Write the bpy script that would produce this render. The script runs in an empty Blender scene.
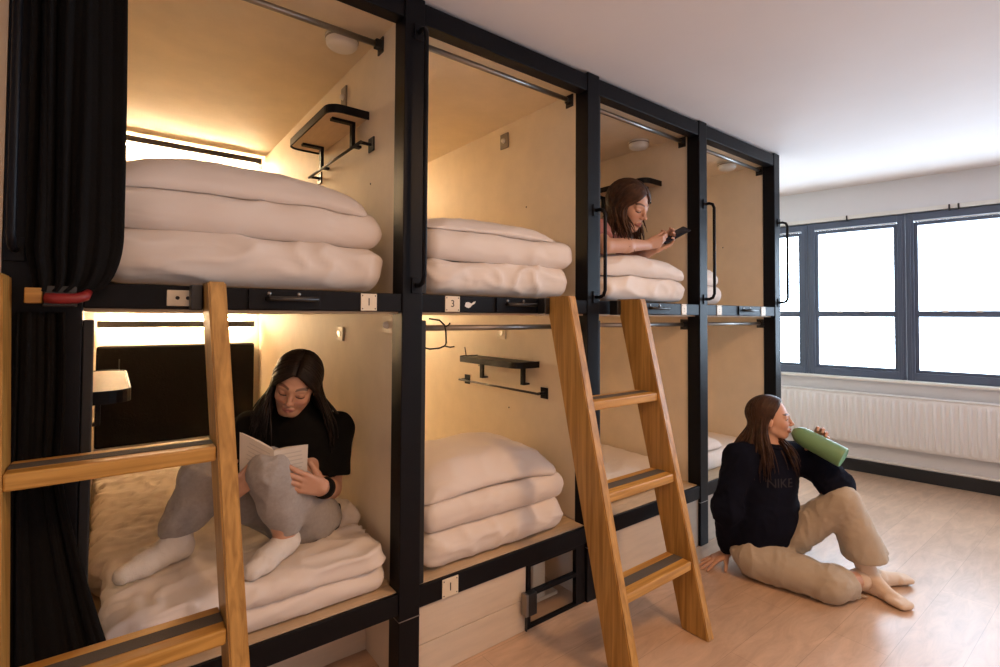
import bpy, bmesh, math, random
import numpy as np
from mathutils import Vector, Matrix
from mathutils.bvhtree import BVHTree
random.seed(7)
RNG = np.random.default_rng(11)
SC = bpy.context.scene
COL = SC.collection
PI = math.pi

# ------------------------------------------------------------------ noise (numpy perlin)
_perm = np.random.default_rng(3).permutation(256)
_perm = np.concatenate([_perm, _perm, _perm])
_g = np.random.default_rng(5).normal(size=(256, 3)); _g /= np.linalg.norm(_g, axis=1)[:, None]
def perlin(P):
    P = np.asarray(P, float); i = np.floor(P).astype(int); f = P - i; i &= 255
    u = f * f * f * (f * (f * 6 - 15) + 10)
    out = 0
    for dx in (0, 1):
        for dy in (0, 1):
            for dz in (0, 1):
                h = _perm[_perm[_perm[i[..., 0] + dx] + i[..., 1] + dy] + i[..., 2] + dz] & 255
                g = _g[h]
                d = g[..., 0] * (f[..., 0] - dx) + g[..., 1] * (f[..., 1] - dy) + g[..., 2] * (f[..., 2] - dz)
                w = (u[..., 0] if dx else 1 - u[..., 0]) * (u[..., 1] if dy else 1 - u[..., 1]) * (u[..., 2] if dz else 1 - u[..., 2])
                out = out + w * d
    return out
def ridged(P): return 1 - np.minimum(1, np.abs(perlin(P)) * 2.6)

# ------------------------------------------------------------------ materials
def mat(name, col, rough=.5, metal=0., bump=0., bscale=60., var=0., vscale=4., stretch=(1, 1, 1), spec=.5, attr=None, sss=0., sheen=0.):
    m = bpy.data.materials.new(name); m.use_nodes = True
    nt = m.node_tree; b = nt.nodes['Principled BSDF']
    b.inputs['Base Color'].default_value = (*col, 1); b.inputs['Roughness'].default_value = rough
    b.inputs['Metallic'].default_value = metal; b.inputs['Specular IOR Level'].default_value = spec
    if sheen: b.inputs['Sheen Weight'].default_value = sheen
    tc = nt.nodes.new('ShaderNodeTexCoord'); mp = nt.nodes.new('ShaderNodeMapping')
    mp.inputs['Scale'].default_value = stretch
    nt.links.new(tc.outputs['Object'], mp.inputs['Vector'])
    if attr:
        a = nt.nodes.new('ShaderNodeVertexColor'); a.layer_name = attr
        nt.links.new(a.outputs['Color'], b.inputs['Base Color'])
    if var:
        n = nt.nodes.new('ShaderNodeTexNoise'); n.inputs['Scale'].default_value = vscale; n.inputs['Detail'].default_value = 6
        n.inputs['Roughness'].default_value = .6
        nt.links.new(mp.outputs['Vector'], n.inputs['Vector'])
        r = nt.nodes.new('ShaderNodeValToRGB')
        r.color_ramp.elements[0].position = .3; r.color_ramp.elements[1].position = .7
        r.color_ramp.elements[0].color = (*[c * (1 - var) for c in col], 1)
        r.color_ramp.elements[1].color = (*[min(1, c * (1 + var)) for c in col], 1)
        nt.links.new(n.outputs['Fac'], r.inputs['Fac']); nt.links.new(r.outputs['Color'], b.inputs['Base Color'])
    if bump:
        n2 = nt.nodes.new('ShaderNodeTexNoise'); n2.inputs['Scale'].default_value = bscale; n2.inputs['Detail'].default_value = 4
        nt.links.new(mp.outputs['Vector'], n2.inputs['Vector'])
        bp = nt.nodes.new('ShaderNodeBump'); bp.inputs['Strength'].default_value = bump; bp.inputs['Distance'].default_value = .01
        nt.links.new(n2.outputs['Fac'], bp.inputs['Height']); nt.links.new(bp.outputs['Normal'], b.inputs['Normal'])
    if sss:
        b.inputs['Subsurface Weight'].default_value = sss; b.inputs['Subsurface Radius'].default_value = (.02, .008, .004)
        b.inputs['Subsurface Scale'].default_value = .3
    return m
def fabric(name, col):
    m = bpy.data.materials.new(name); m.use_nodes = True; nt = m.node_tree; b = nt.nodes['Principled BSDF']
    b.inputs['Base Color'].default_value = (*col, 1); b.inputs['Roughness'].default_value = .88; b.inputs['Specular IOR Level'].default_value = .2; b.inputs['Sheen Weight'].default_value = .15
    tc = nt.nodes.new('ShaderNodeTexCoord'); mp = nt.nodes.new('ShaderNodeMapping'); mp.inputs['Rotation'].default_value = (.4, .3, .6); mp.inputs['Scale'].default_value = (5, 11, 13)
    nt.links.new(tc.outputs['Object'], mp.inputs['Vector'])
    n = nt.nodes.new('ShaderNodeTexNoise'); n.noise_type = 'RIDGED_MULTIFRACTAL'; n.inputs['Scale'].default_value = 1.0; n.inputs['Detail'].default_value = 2.5; n.inputs['Distortion'].default_value = 1.1
    nt.links.new(mp.outputs['Vector'], n.inputs['Vector'])
    bp = nt.nodes.new('ShaderNodeBump'); bp.inputs['Strength'].default_value = .55; bp.inputs['Distance'].default_value = .006
    nt.links.new(n.outputs['Fac'], bp.inputs['Height']); nt.links.new(bp.outputs['Normal'], b.inputs['Normal'])
    return m
def emit(name, col, st):
    m = bpy.data.materials.new(name); m.use_nodes = True; nt = m.node_tree; nt.nodes.clear()
    o = nt.nodes.new('ShaderNodeOutputMaterial'); e = nt.nodes.new('ShaderNodeEmission')
    e.inputs['Color'].default_value = (*col, 1); e.inputs['Strength'].default_value = st
    nt.links.new(e.outputs[0], o.inputs[0]); return m
def glass(name, tint=(1, 1, 1), refl=.08):
    m = bpy.data.materials.new(name); m.use_nodes = True; nt = m.node_tree; nt.nodes.clear()
    o = nt.nodes.new('ShaderNodeOutputMaterial'); t = nt.nodes.new('ShaderNodeBsdfTransparent'); g = nt.nodes.new('ShaderNodeBsdfGlossy')
    t.inputs['Color'].default_value = (*tint, 1); g.inputs['Roughness'].default_value = .03
    mx = nt.nodes.new('ShaderNodeMixShader'); mx.inputs[0].default_value = refl
    nt.links.new(t.outputs[0], mx.inputs[1]); nt.links.new(g.outputs[0], mx.inputs[2]); nt.links.new(mx.outputs[0], o.inputs[0]); return m
def woodmat(name, c1, c2, axis, rough=.38):
    m = bpy.data.materials.new(name); m.use_nodes = True; nt = m.node_tree; b = nt.nodes['Principled BSDF']
    tc = nt.nodes.new('ShaderNodeTexCoord'); mp = nt.nodes.new('ShaderNodeMapping')
    s = [26, 26, 26]; s[axis] = 1.3; mp.inputs['Scale'].default_value = s
    nt.links.new(tc.outputs['Object'], mp.inputs['Vector'])
    n = nt.nodes.new('ShaderNodeTexNoise'); n.inputs['Scale'].default_value = 2.2; n.inputs['Detail'].default_value = 7; n.inputs['Distortion'].default_value = .6
    nt.links.new(mp.outputs['Vector'], n.inputs['Vector'])
    r = nt.nodes.new('ShaderNodeValToRGB'); r.color_ramp.elements[0].position = .36; r.color_ramp.elements[1].position = .64
    r.color_ramp.elements[0].color = (*c1, 1); r.color_ramp.elements[1].color = (*c2, 1)
    nt.links.new(n.outputs['Fac'], r.inputs['Fac']); nt.links.new(r.outputs['Color'], b.inputs['Base Color'])
    b.inputs['Roughness'].default_value = rough
    bp = nt.nodes.new('ShaderNodeBump'); bp.inputs['Strength'].default_value = .12; bp.inputs['Distance'].default_value = .004
    nt.links.new(n.outputs['Fac'], bp.inputs['Height']); nt.links.new(bp.outputs['Normal'], b.inputs['Normal'])
    return m

M = dict(
    black=mat('black_powder_coat', (.005, .005, .007), .40, bump=.08, bscale=300, spec=.16),
    jamb=mat('black_rubber', (.008, .008, .009), .6),
    panel=mat('bunk_panel_board', (.78, .665, .51), .6, bump=.05, bscale=40, var=.05, vscale=7),
    board=mat('birch_board', (.60, .44, .28), .55, var=.12, vscale=9, stretch=(1, 6, 6)),
    skirt=mat('pale_front_board', (.66, .55, .43), .5, bump=.05, bscale=30, var=.06, vscale=5, stretch=(1, 3, 8)),
    wood_z=woodmat('oak_upright', (.32, .155, .030), (.54, .29, .072), 2),
    wood_x=woodmat('oak_tread', (.38, .185, .034), (.58, .31, .072), 0),
    grip=mat('grey_grip_tape', (.10, .085, .07), .85, bump=.5, bscale=500),
    linen=fabric('white_linen', (.78, .695, .63)),
    sheet=fabric('white_bed_sheet', (.78, .70, .63)),
    velvet=mat('black_curtain_cloth', (.006, .0055, .0055), .95, bump=.3, bscale=250, spec=.15),
    leather=mat('black_leatherette', (.005, .0045, .0045), .7, bump=.12, bscale=120, spec=.06),
    steel=mat('brushed_steel', (.32, .30, .28), .35, 1.),
    darksteel=mat('dark_steel', (.06, .057, .055), .38, .8),
    plate=mat('cream_plate', (.76, .66, .50), .45, var=.03, vscale=30),
    ink=mat('black_ink', (.02, .018, .016), .6),
    shelfwood=mat('pale_shelf_board', (.62, .47, .33), .5, var=.06, vscale=12, stretch=(6, 1, 6)),
    white=mat('white_plastic', (.80, .78, .74), .4),
    wallw=mat('white_painted_plaster', (.76, .76, .78), .8, bump=.06, bscale=50, var=.015),
    ceil=mat('ceiling_plaster', (.78, .72, .69), .9, bump=.05, bscale=25, var=.02, vscale=2),
    wallt=mat('tan_wall', (.55, .43, .30), .8, bump=.05, bscale=40),
    radiator=mat('radiator_enamel', (.80, .79, .79), .35),
    frame=mat('blue_grey_window_paint', (.085, .110, .165), .38),
    base=mat('black_skirting', (.010, .011, .013), .45),
    red=mat('red_plastic', (.22, .012, .012), .4),
    pane=glass('window_glass', (1, 1, 1), .05),
    door_glass=glass('locker_glass', (.93, .92, .88), .10),
    led=emit('warm_led', (1., .72, .42), 240.), led_dim=emit('dim_warm_led', (1., .66, .36), 70.),
    navy=mat('navy_sweatshirt_fleece', (.005, .006, .014), .95, bump=.25, bscale=400, spec=.12),
    nike=mat('tonal_lettering', (.019, .016, .021), .85),
    blacktee=mat('black_tshirt_cotton', (.007, .0065, .006), .95, bump=.2, bscale=400, spec=.12),
    pink=mat('dusty_pink_cotton', (.42, .17, .15), .9, bump=.2, bscale=400, sheen=.1),
    beige=mat('beige_trouser_cotton', (.45, .365, .27), .9, bump=.25, bscale=350, var=.05, vscale=20, sheen=.1),
    grey=mat('grey_marl_jersey', (.36, .33, .31), .92, bump=.25, bscale=350, var=.09, vscale=90, sheen=.1),
    sock=mat('white_sock_knit', (.72, .66, .60), .92, bump=.3, bscale=300),
    sockb=mat('beige_sock_knit', (.68, .52, .39), .92, bump=.2, bscale=300),
    skin=mat('skin', (.6, .33, .22), .5, attr='Col', sss=.12, bump=.03, bscale=400),
    hair_dark=mat('dark_brown_hair', (.012, .007, .005), .42, var=.5, vscale=40, spec=.22),
    hair_mid=mat('brown_hair', (.045, .020, .010), .42, var=.5, vscale=40, spec=.22),
    hair_light=mat('chestnut_hair', (.060, .026, .012), .42, var=.5, vscale=40, spec=.22),
    green=mat('green_frosted_bottle', (.15, .285, .14), .38, spec=.5),
    greenb=mat('green_bottle_base', (.16, .42, .26), .25),
    phone=mat('phone_glass', (.008, .009, .014), .15),
    paper=mat('book_paper', (.74, .66, .54), .8, bump=.1, bscale=200, stretch=(1, 1, 20)),
    cover=mat('book_cover', (.62, .55, .46), .6),
    greyink=mat('grey_ink', (.50, .44, .37), .8),
    wire=mat('dark_wire', (.02, .018, .016), .4, .6),
)

# ------------------------------------------------------------------ mesh building
class MB:
    def __init__(self): self.v = []; self.f = []; self.n = 0; self.smooth = []
    def add(self, V, F, smooth=False):
        V = np.asarray(V, float)
        self.v.append(V); self.f += [tuple(int(i) + self.n for i in q) for q in F]; self.smooth += [smooth] * len(F); self.n += len(V)
        return self
    def bm(self, b, smooth=False):
        b.verts.ensure_lookup_table(); b.verts.index_update()
        self.add([v.co[:] for v in b.verts], [[v.index for v in f.verts] for f in b.faces], smooth); b.free(); return self
    def box(self, lo, hi, bevel=.003, Mx=None, seg=2):
        b = bmesh.new(); bmesh.ops.create_cube(b, size=1)
        lo = Vector(lo); hi = Vector(hi)
        for v in b.verts: v.co = Vector([lo[i] + (hi[i] - lo[i]) * (v.co[i] + .5) for i in range(3)])
        if bevel:
            bv = min(bevel, .45 * min(abs(hi[i] - lo[i]) for i in range(3)))
            bmesh.ops.bevel(b, geom=b.edges[:], offset=bv, segments=seg, affect='EDGES', profile=.5)
        if Mx is not None: bmesh.ops.transform(b, matrix=Mx, verts=b.verts[:])
        return self.bm(b)
    def tube(self, pts, r, seg=10, cap=True, closed=False):
        pts = [np.asarray(p, float) for p in pts]; n = len(pts)
        rs = r if hasattr(r, '__len__') else [r] * n
        V = []; F = []; up = None
        for i, p in enumerate(pts):
            if closed: t = pts[(i + 1) % n] - pts[i - 1]
            else: t = pts[min(i + 1, n - 1)] - pts[max(i - 1, 0)]
            t = t / (np.linalg.norm(t) + 1e-12)
            if up is None: up = np.array([0, 0, 1.]) if abs(t[2]) < .9 else np.array([1., 0, 0])
            s = np.cross(t, up); s /= np.linalg.norm(s) + 1e-12; up = np.cross(s, t)
            for k in range(seg):
                a = 2 * PI * k / seg; V.append(p + rs[i] * (math.cos(a) * s + math.sin(a) * up))
        m = n if closed else n - 1
        for i in range(m):
            j = (i + 1) % n
            for k in range(seg):
                F.append((i * seg + k, i * seg + (k + 1) % seg, j * seg + (k + 1) % seg, j * seg + k))
        if cap and not closed:
            F.append(tuple(range(seg))[::-1]); F.append(tuple((n - 1) * seg + k for k in range(seg)))
        return self.add(V, F, True)
    def lathe(self, prof, axis_p, axis_d, seg=32):
        d = np.asarray(axis_d, float); d /= np.linalg.norm(d); a = np.cross(d, [0, 0, 1.] if abs(d[2]) < .9 else [1., 0, 0]); a /= np.linalg.norm(a); b = np.cross(d, a)
        V = []; F = []
        for (r, h) in prof:
            for k in range(seg):
                t = 2 * PI * k / seg; V.append(np.asarray(axis_p) + d * h + r * (math.cos(t) * a + math.sin(t) * b))
        for i in range(len(prof) - 1):
            for k in range(seg): F.append((i * seg + k, i * seg + (k + 1) % seg, (i + 1) * seg + (k + 1) % seg, (i + 1) * seg + k))
        return self.add(V, F, True)
    def prism(self, poly, d):
        """poly: list of 3-D points, d: extrusion vector"""
        n = len(poly); V = [np.asarray(p, float) for p in poly] + [np.asarray(p, float) + np.asarray(d, float) for p in poly]
        F = [tuple(range(n))[::-1], tuple(range(n, 2 * n))] + [(i, (i + 1) % n, n + (i + 1) % n, n + i) for i in range(n)]
        return self.add(V, F)
    def build(self, name, m, parent=None, flat=False):
        V = np.concatenate(self.v); off = np.zeros(3)
        p = parent
        while p is not None: off += np.array(p.location); p = p.parent
        me = bpy.data.meshes.new(name); me.from_pydata((V - off).tolist(), [], self.f); 
        me.polygons.foreach_set('use_smooth', [s and not flat for s in self.smooth])
        me.materials.append(m); me.validate()
        b = bmesh.new(); b.from_mesh(me); bmesh.ops.recalc_face_normals(b, faces=b.faces); b.to_mesh(me); b.free()
        o = bpy.data.objects.new(name, me); COL.objects.link(o)
        if parent is not None: o.parent = parent
        return o
def bx(lo, hi, bevel=.003, Mx=None): return MB().box(lo, hi, bevel, Mx)
def thing(name, label, cat, loc, group=None):
    o = bpy.data.objects.new(name, None); COL.objects.link(o); o.location = loc; o.empty_display_size = .1
    return tag(o, label, cat, group)
def tag(o, label, cat, group=None):
    o['label'] = label; o['category'] = cat
    if group: o['group'] = group
    return o
def struct(o): o['kind'] = 'structure'; return o
def single(mb, name, m, label, cat, group=None): return tag(mb.build(name, m), label, cat, group)
def text_mb(s, size, origin, right, up, normal, thick=.0006):
    cu = bpy.data.curves.new('t', 'FONT'); cu.body = s; cu.size = size; cu.align_x = 'CENTER'; cu.align_y = 'CENTER'; cu.extrude = thick
    o = bpy.data.objects.new('t', cu); me = bpy.data.meshes.new_from_object(o)
    V = np.array([v.co[:] for v in me.vertices]); F = [tuple(p.vertices) for p in me.polygons]
    W = np.asarray(origin) + V[:, :1] * np.asarray(right) + V[:, 1:2] * np.asarray(up) + V[:, 2:3] * np.asarray(normal)
    bpy.data.objects.remove(o); bpy.data.curves.remove(cu); bpy.data.meshes.remove(me)
    mb = MB(); mb.add(W, F); return mb
#@@PART2
# ------------------------------------------------------------------ the room
P = .94; DEP = 2.18; TT, TB, MT, MBO, BT, BB = 2.439, 2.362, 1.379, 1.316, .3415, .268
CEIL = 2.4545
WA = math.radians(9.058); WO = Vector((5.1885, 0, 0))
WM = Matrix(((math.sin(WA), math.cos(WA), 0, WO.x), (-math.cos(WA), math.sin(WA), 0, 0), (0, 0, 1, 0), (0, 0, 0, 1)))   # (along, outward, up)
def wbox(mb, lo, hi, bevel=.003): return mb.box(lo, hi, bevel, WM)

def floor_material():
    m = bpy.data.materials.new('vinyl_plank_floor'); m.use_nodes = True; nt = m.node_tree; b = nt.nodes['Principled BSDF']
    tc = nt.nodes.new('ShaderNodeTexCoord'); mp = nt.nodes.new('ShaderNodeMapping'); mp.inputs['Rotation'].default_value = (0, 0, math.radians(0))
    nt.links.new(tc.outputs['Object'], mp.inputs['Vector'])
    br = nt.nodes.new('ShaderNodeTexBrick'); br.inputs['Scale'].default_value = 1; br.inputs['Brick Width'].default_value = 1.25; br.inputs['Row Height'].default_value = .19
    br.inputs['Mortar Size'].default_value = .0012; br.offset = .37
    br.inputs['Color1'].default_value = (.60, .415, .285, 1); br.inputs['Color2'].default_value = (.54, .37, .25, 1); br.inputs['Mortar'].default_value = (.43, .29, .195, 1)
    nt.links.new(mp.outputs['Vector'], br.inputs['Vector'])
    m2 = nt.nodes.new('ShaderNodeMapping'); m2.inputs['Scale'].default_value = (2.2, 9, 1); nt.links.new(tc.outputs['Object'], m2.inputs['Vector'])
    n = nt.nodes.new('ShaderNodeTexNoise'); n.inputs['Scale'].default_value = 2.0; n.inputs['Detail'].default_value = 8; n.inputs['Roughness'].default_value = .65; n.inputs['Distortion'].default_value = .8
    nt.links.new(m2.outputs['Vector'], n.inputs['Vector'])
    r = nt.nodes.new('ShaderNodeValToRGB'); r.color_ramp.elements[0].position = .32; r.color_ramp.elements[1].position = .7
    r.color_ramp.elements[0].color = (.80, .76, .72, 1); r.color_ramp.elements[1].color = (1.12, 1.1, 1.08, 1)
    nt.links.new(n.outputs['Fac'], r.inputs['Fac'])
    mx = nt.nodes.new('ShaderNodeMix'); mx.data_type = 'RGBA'; mx.blend_type = 'MULTIPLY'; mx.inputs['Factor'].default_value = 1
    nt.links.new(br.outputs['Color'], mx.inputs['A']); nt.links.new(r.outputs['Color'], mx.inputs['B'])
    nt.links.new(mx.outputs['Result'], b.inputs['Base Color']); b.inputs['Roughness'].default_value = .33; b.inputs['Specular IOR Level'].default_value = .75
    bp = nt.nodes.new('ShaderNodeBump'); bp.inputs['Strength'].default_value = .06; bp.inputs['Distance'].default_value = .003
    nt.links.new(n.outputs['Fac'], bp.inputs['Height']); nt.links.new(bp.outputs['Normal'], b.inputs['Normal'])
    return m
struct(bx((-1.4, -3.8, -.08), (6.4, 2.5, 0), 0).build('floor', floor_material()))
struct(bx((-1.4, -3.8, CEIL), (6.4, 2.5, CEIL + .1), 0).build('ceiling', M['ceil']))
struct(bx((-1.4, -3.8, 0), (-1.3, 2.5, CEIL), 0).build('wall_left', M['wallw']))
struct(bx((-1.3, -3.8, 0), (6.4, -3.7, CEIL), 0).build('wall_front', M['wallw']))
struct(bx((-1.3, 2.4, 0), (5.2, 2.5, CEIL), 0).build('wall_back', M['wallw']))
struct(bx((-1.3, .0, 0), (-.106, 2.38, CEIL), 0).build('wall_side', M['wallt']))
# window wall, turned nine degrees to the bunks
S0, S1 = -2.6, 4.0
WZ0, WZ1 = .79, 2.1686
WS0, WS1 = -1.13, 3.12
mb = MB(); wbox(mb, (S0, 0, 0), (S1, .26, WZ0), 0); wbox(mb, (S0, 0, WZ1), (S1, .26, CEIL), 0)
wbox(mb, (S0, 0, WZ0), (WS0, .26, WZ1), 0); wbox(mb, (WS1, 0, WZ0), (S1, .26, WZ1), 0)
wr = struct(mb.build('wall_right', M['wallw']))
mb = MB(); wbox(mb, (WS0, -.05, WZ0 - .012), (WS1, .10, WZ0 + .012), .004); struct(mb.build('trim_1', M['white']))       # sill
mb = MB(); wbox(mb, (WS0, -.012, WZ1), (WS1, .10, WZ1 + .034), .003); struct(mb.build('trim_2', M['white']))             # lintel lining
mb = MB(); wbox(mb, (S0, -.018, 0), (S1, 0, .098), .003); struct(mb.build('baseboard_right', M['base']))
PW, PER = .542, .70
wi = 0
for s0 in (-.266 - PER, -.266, -.266 + PER, -.266 + 2 * PER, -.266 + 3 * PER):
    wi += 1; s1 = s0 + PW; e = (PER - PW) / 2
    root = bpy.data.objects.new('window_%d' % wi, None); COL.objects.link(root); root.location = WM @ Vector(((s0 + s1) / 2, .05, WZ0 + .02)); struct(root)
    a = WZ0 + .014; z0, zt0, zt1, z1 = .889, 1.318, 1.368, 2.066
    fr = MB(); d0, d1 = .012, .085
    wbox(fr, (s0 - e + .0015, d0, a), (s0 - .026, d1, WZ1 - .003)); wbox(fr, (s1 + .026, d0, a), (s1 + e - .0015, d1, WZ1 - .003))
    wbox(fr, (s0 - .026, d0, a), (s1 + .026, d1, z0 - .024)); wbox(fr, (s0 - .026, d0, 2.106), (s1 + .026, d1, WZ1 - .003))
    wbox(fr, (s0 - e + .02, d0 - .010, a), (s0 - .045, d0, WZ1 - .05), .002); wbox(fr, (s1 + .045, d0 - .010, a), (s1 + e - .02, d0, WZ1 - .05), .002)
    fr.build('window_frame', M['frame'], root)
    sa = MB(); d0, d1 = .03, .075
    wbox(sa, (s0 - .025, d0, z0 - .023), (s0, d1, 2.094)); wbox(sa, (s1, d0, z0 - .023), (s1 + .025, d1, 2.094))
    wbox(sa, (s0, d0, z0 - .023), (s1, d1, z0)); wbox(sa, (s0, d0, z1), (s1, d1, 2.094)); wbox(sa, (s0, d0 - .006, zt0), (s1, d1, zt1))
    wbox(sa, (s0, d0 - .016, zt0 + .008), (s1, d0 - .004, zt0 + .022), .002)
    sa.build('sash', M['frame'], root)
    tr = MB(); wbox(tr, (s0 - .02, .024, 2.095), (s1 + .02, .04, 2.104), .001); tr.build('curtain_track', M['white'], root)
    pl = MB(); wbox(pl, (s0 - .004, .05, z0 - .004), (s1 + .004, .054, zt0 + .004), 0); wbox(pl, (s0 - .004, .05, zt1 - .004), (s1 + .004, .054, z1 + .004), 0)
    pl.build('pane', M['pane'], root)
    for q in (.30, .66):
        h = MB(); wbox(h, (s0 + PW * q - .02, .008, zt1 - .012), (s0 + PW * q + .02, .028, zt1 + .004), .003); h.build('sash_fastener', M['white'], root)
    for q in ((.42,) if wi % 2 == 0 else (.36, .46)):
        h = MB(); h.tube([WM @ Vector((s0 + PW * q, -.006, WZ1 - .012)), WM @ Vector((s0 + PW * q, -.03, WZ1 - .004)), WM @ Vector((s0 + PW * q, -.03, WZ1 + .03))], .006, 8); h.build('track_hook', M['darksteel'], root)

# radiator with pressed flutes
rad = thing('radiator', 'long white panel radiator with vertical flutes under the windows', 'radiator', WM @ Vector((.9, -.05, .255)))
ra0, ra1, rz0, rz1 = -.66, 2.5, .255, .674
ns = 1500; V = []; F = []
prof = [(rz0, 0), (rz0 + .012, .010), (rz0 + .03, .012), (rz0 + .05, 1), (rz1 - .05, 1), (rz1 - .03, .012), (rz1 - .012, .010), (rz1, 0)]
for i in range(ns + 1):
    s = ra0 + (ra1 - ra0) * i / ns
    ph = (s - ra0) / .0505 % 1; w = min(1, max(0, (abs(ph - .5) - .15) / .14))   # 0 raised, 1 groove
    for z, k in prof:
        d = -.088 - (.012 if k == 1 else k) - (.013 * (1 - w) * (1 if k == 1 else 0))
        V.append(WM @ Vector((s, d, z)))
n = len(prof)
for i in range(ns):
    for j in range(n - 1): F.append((i * n + j, (i + 1) * n + j, (i + 1) * n + j + 1, i * n + j + 1))
mb = MB(); mb.add(V, F, True); mb.build('front_panel', M['radiator'], rad)
mb = MB(); wbox(mb, (ra0, -.089, rz0 + .004), (ra1, -.05, rz1 - .004), .003); mb.build('back_panel', M['radiator'], rad)
mb = MB(); wbox(mb, (ra0, -.104, rz1 - .004), (ra1, -.035, rz1 + .008), .004); mb.build('top_grille', M['radiator'], rad)
for s in (ra0 + .3, .9, ra1 - .3):
    mb = MB(); wbox(mb, (s - .02, -.052, rz0 + .05), (s + .02, -.001, rz1 - .05), .003); mb.build('wall_bracket', M['white'], rad)
pp = MB(); pp.tube([WM @ Vector((s, -.020, .116)) for s in np.linspace(-.95, 3.6, 12)], .011, 10)
single(pp, 'heating_pipe', M['white'], 'thin white heating pipe running along the top of the black skirting', 'pipe')

# ------------------------------------------------------------------ bunks
names = ['leftmost two-storey bunk with black frame, holding the person reading a book',
         'two-storey bunk with the small glazed locker under its lower bed',
         'two-storey bunk with the person looking at a phone upstairs',
         'rightmost two-storey bunk, the one nearest the windows']
UN = []
for i in range(4):
    x0, x1 = i * P, (i + 1) * P
    u = thing('sleeping_bunk', names[i], 'bunk bed', ((x0 + x1) / 2, 1.0, 0), 'two-storey bunks in a row')
    UN.append(u)
    if i == 0: bx((-.105, 0, 0), (.04, .08, TT + .01), .003).build('post', M['black'], u)
    bx((x1 - .04, 0, 0), (x1 + .04, .08, TT + .01), .003).build('post', M['black'], u)
    bx((x1 - .041, -.0015, .245), (x1 + .041, .07, .248), .0005).build('post_joint', M['steel'], u)
    bx((x0 + .0405, .004, TB), (x1 - .0405, .065, TT), .003).build('top_beam', M['black'], u)
    bx((x0 + .0405, .004, MBO), (x1 - .0405, .065, MT), .003).build('guard_rail', M['black'], u)
    bx((x0 + .0405, .004, BB), (x1 - .0405, .021, BT), .003).build('base_rail', M['black'], u)
    bx((x0 + .0405, .012, BT + .004), (x0 + .062, .07, MBO - .03), .003).build('side_trim', M['jamb'], u)
    bx((x0 + .0405, .012, MT + .004), (x0 + .062, .07, TB - .004), .003).build('side_trim', M['jamb'], u)
    bx((x0 + .0005, .085, 0), (x0 + .03, DEP, TT), .001).build('side_panel', M['panel'], u)
    bx((x1 - .03, .085, 0), (x1 - .0005, DEP, TT), .001).build('side_panel', M['panel'], u)
    bx((x0 + .0005, DEP, 0), (x1 - .0005, DEP + .02, TT), .001).build('back_panel', M['panel'], u)
    bx((x0 + .0305, .082, 2.386), (x1 - .0305, DEP - .001, 2.41), .001).build('ceiling_panel', M['panel'], u)
    bx((x0 + .0405, .03, MBO - .007), (x1 - .0405, .0815, MBO - .0005), .0005).build('platform_lip', M['board'], u)
    bx((x0 + .0405, .066, MBO + .001), (x1 - .0405, .0815, MT - .006), .001).build('platform_edge', M['board'], u)
    bx((x0 + .0405, .0215, BB + .02), (x1 - .0405, .0815, BT + .002), .001).build('platform_edge', M['board'], u)
    bx((x0 + .0305, .082, MBO - .007), (x1 - .0305, DEP - .001, MT - .006), .001).build('upper_platform', M['panel'], u)
    bx((x0 + .0305, .082, BB + .02), (x1 - .0305, DEP - .001, BT + .002), .001).build('lower_platform', M['board'], u)
    bx((x0 + .032, DEP - .06, .525), (x0 + .868, DEP - .001, 1.115), .012).build('headboard', M['leather'], u)
    if i == 0: bx((x0 + .032, DEP - .06, 1.58), (x0 + .868, DEP - .001, 2.17), .012).build('headboard', M['leather'], u)
    for za, zb, xe, zl in ((1.226, 1.263, .858, 1.267), (2.326, 2.362, .885, 2.309)):
        lb = bx((x0 + .032, DEP - .10, za), (x0 + xe, DEP - .075, zb), .002).build('light_bar', M['darksteel'], u)
        bx((x0 + .05, DEP - .0745, zl), (x0 + xe - .02, DEP - .0625, zl + .011), 0).build('led_strip', M['led'] if i < 2 else M['led_dim'], lb)
        if za < 2: bx((x0 + .05, DEP - .0745, za - .016), (x0 + xe - .02, DEP - .0625, za - .006), 0).build('led_strip', M['led'] if i == 1 else M['led_dim'], lb)
        bx((x0 + .2, DEP - .0745, za), (x0 + .22, DEP - .0005, za + .006), 0).build('bar_bracket', M['darksteel'], lb)
    mb = None
    for q, (yy, zz) in enumerate(((.45, 1.86), (.30, 1.62), (.52, .80), (.95, .98))):
        mb = MB(); mb.lathe([(0, .002), (.004, .0018), (.005, 0)], (x1 - .0302, yy + .07 * ((i * 7 + q * 3) % 5 - 2), zz + .03 * ((i * 5 + q) % 3 - 1)), (-1, 0, 0), 10); mb.build('panel_screw', M['ink'], u)
    # front board below the lower bed
    if i == 0: bx((x0 + .0305, .30, .001), (x1 - .0305, .32, BB + .018), .001).build('front_board', M['skirt'], u)
    elif i == 1:
        bx((x0 + .042, .014, .001), (1.484, .034, .128), .002).build('front_board', M['skirt'], u); bx((x0 + .042, .014, .130), (1.484, .034, BB - .001), .002).build('front_board', M['skirt'], u)
        bx((1.466, .036, .001), (1.484, .358, BB - .001), .002).build('locker_side', M['panel'], u); bx((1.486, .36, .001), (x1 - .031, .38, BB - .001), .002).build('locker_back', M['panel'], u)
        bx((1.60, .10, .028), (1.75, .16, .044), .002).build('locker_ledge', M['white'], u); bx((1.60, .10, .045), (1.672, .114, BB - .002), .002).build('locker_upright', M['white'], u)
    else: bx((x0 + .042, .014, .001), (x1 - .042, .034, BB - .001), .002).build('front_board', M['skirt'], u)
    # handle on the guard rail
    hx = x0 + (.41 if i == 0 else .40 if i == 3 else .37); hw = .205
    hp = bx((hx, -.004, MBO + .004), (hx + hw, .0035, MT - .002), .001).build('handle_plate', M['black'], u)
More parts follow.
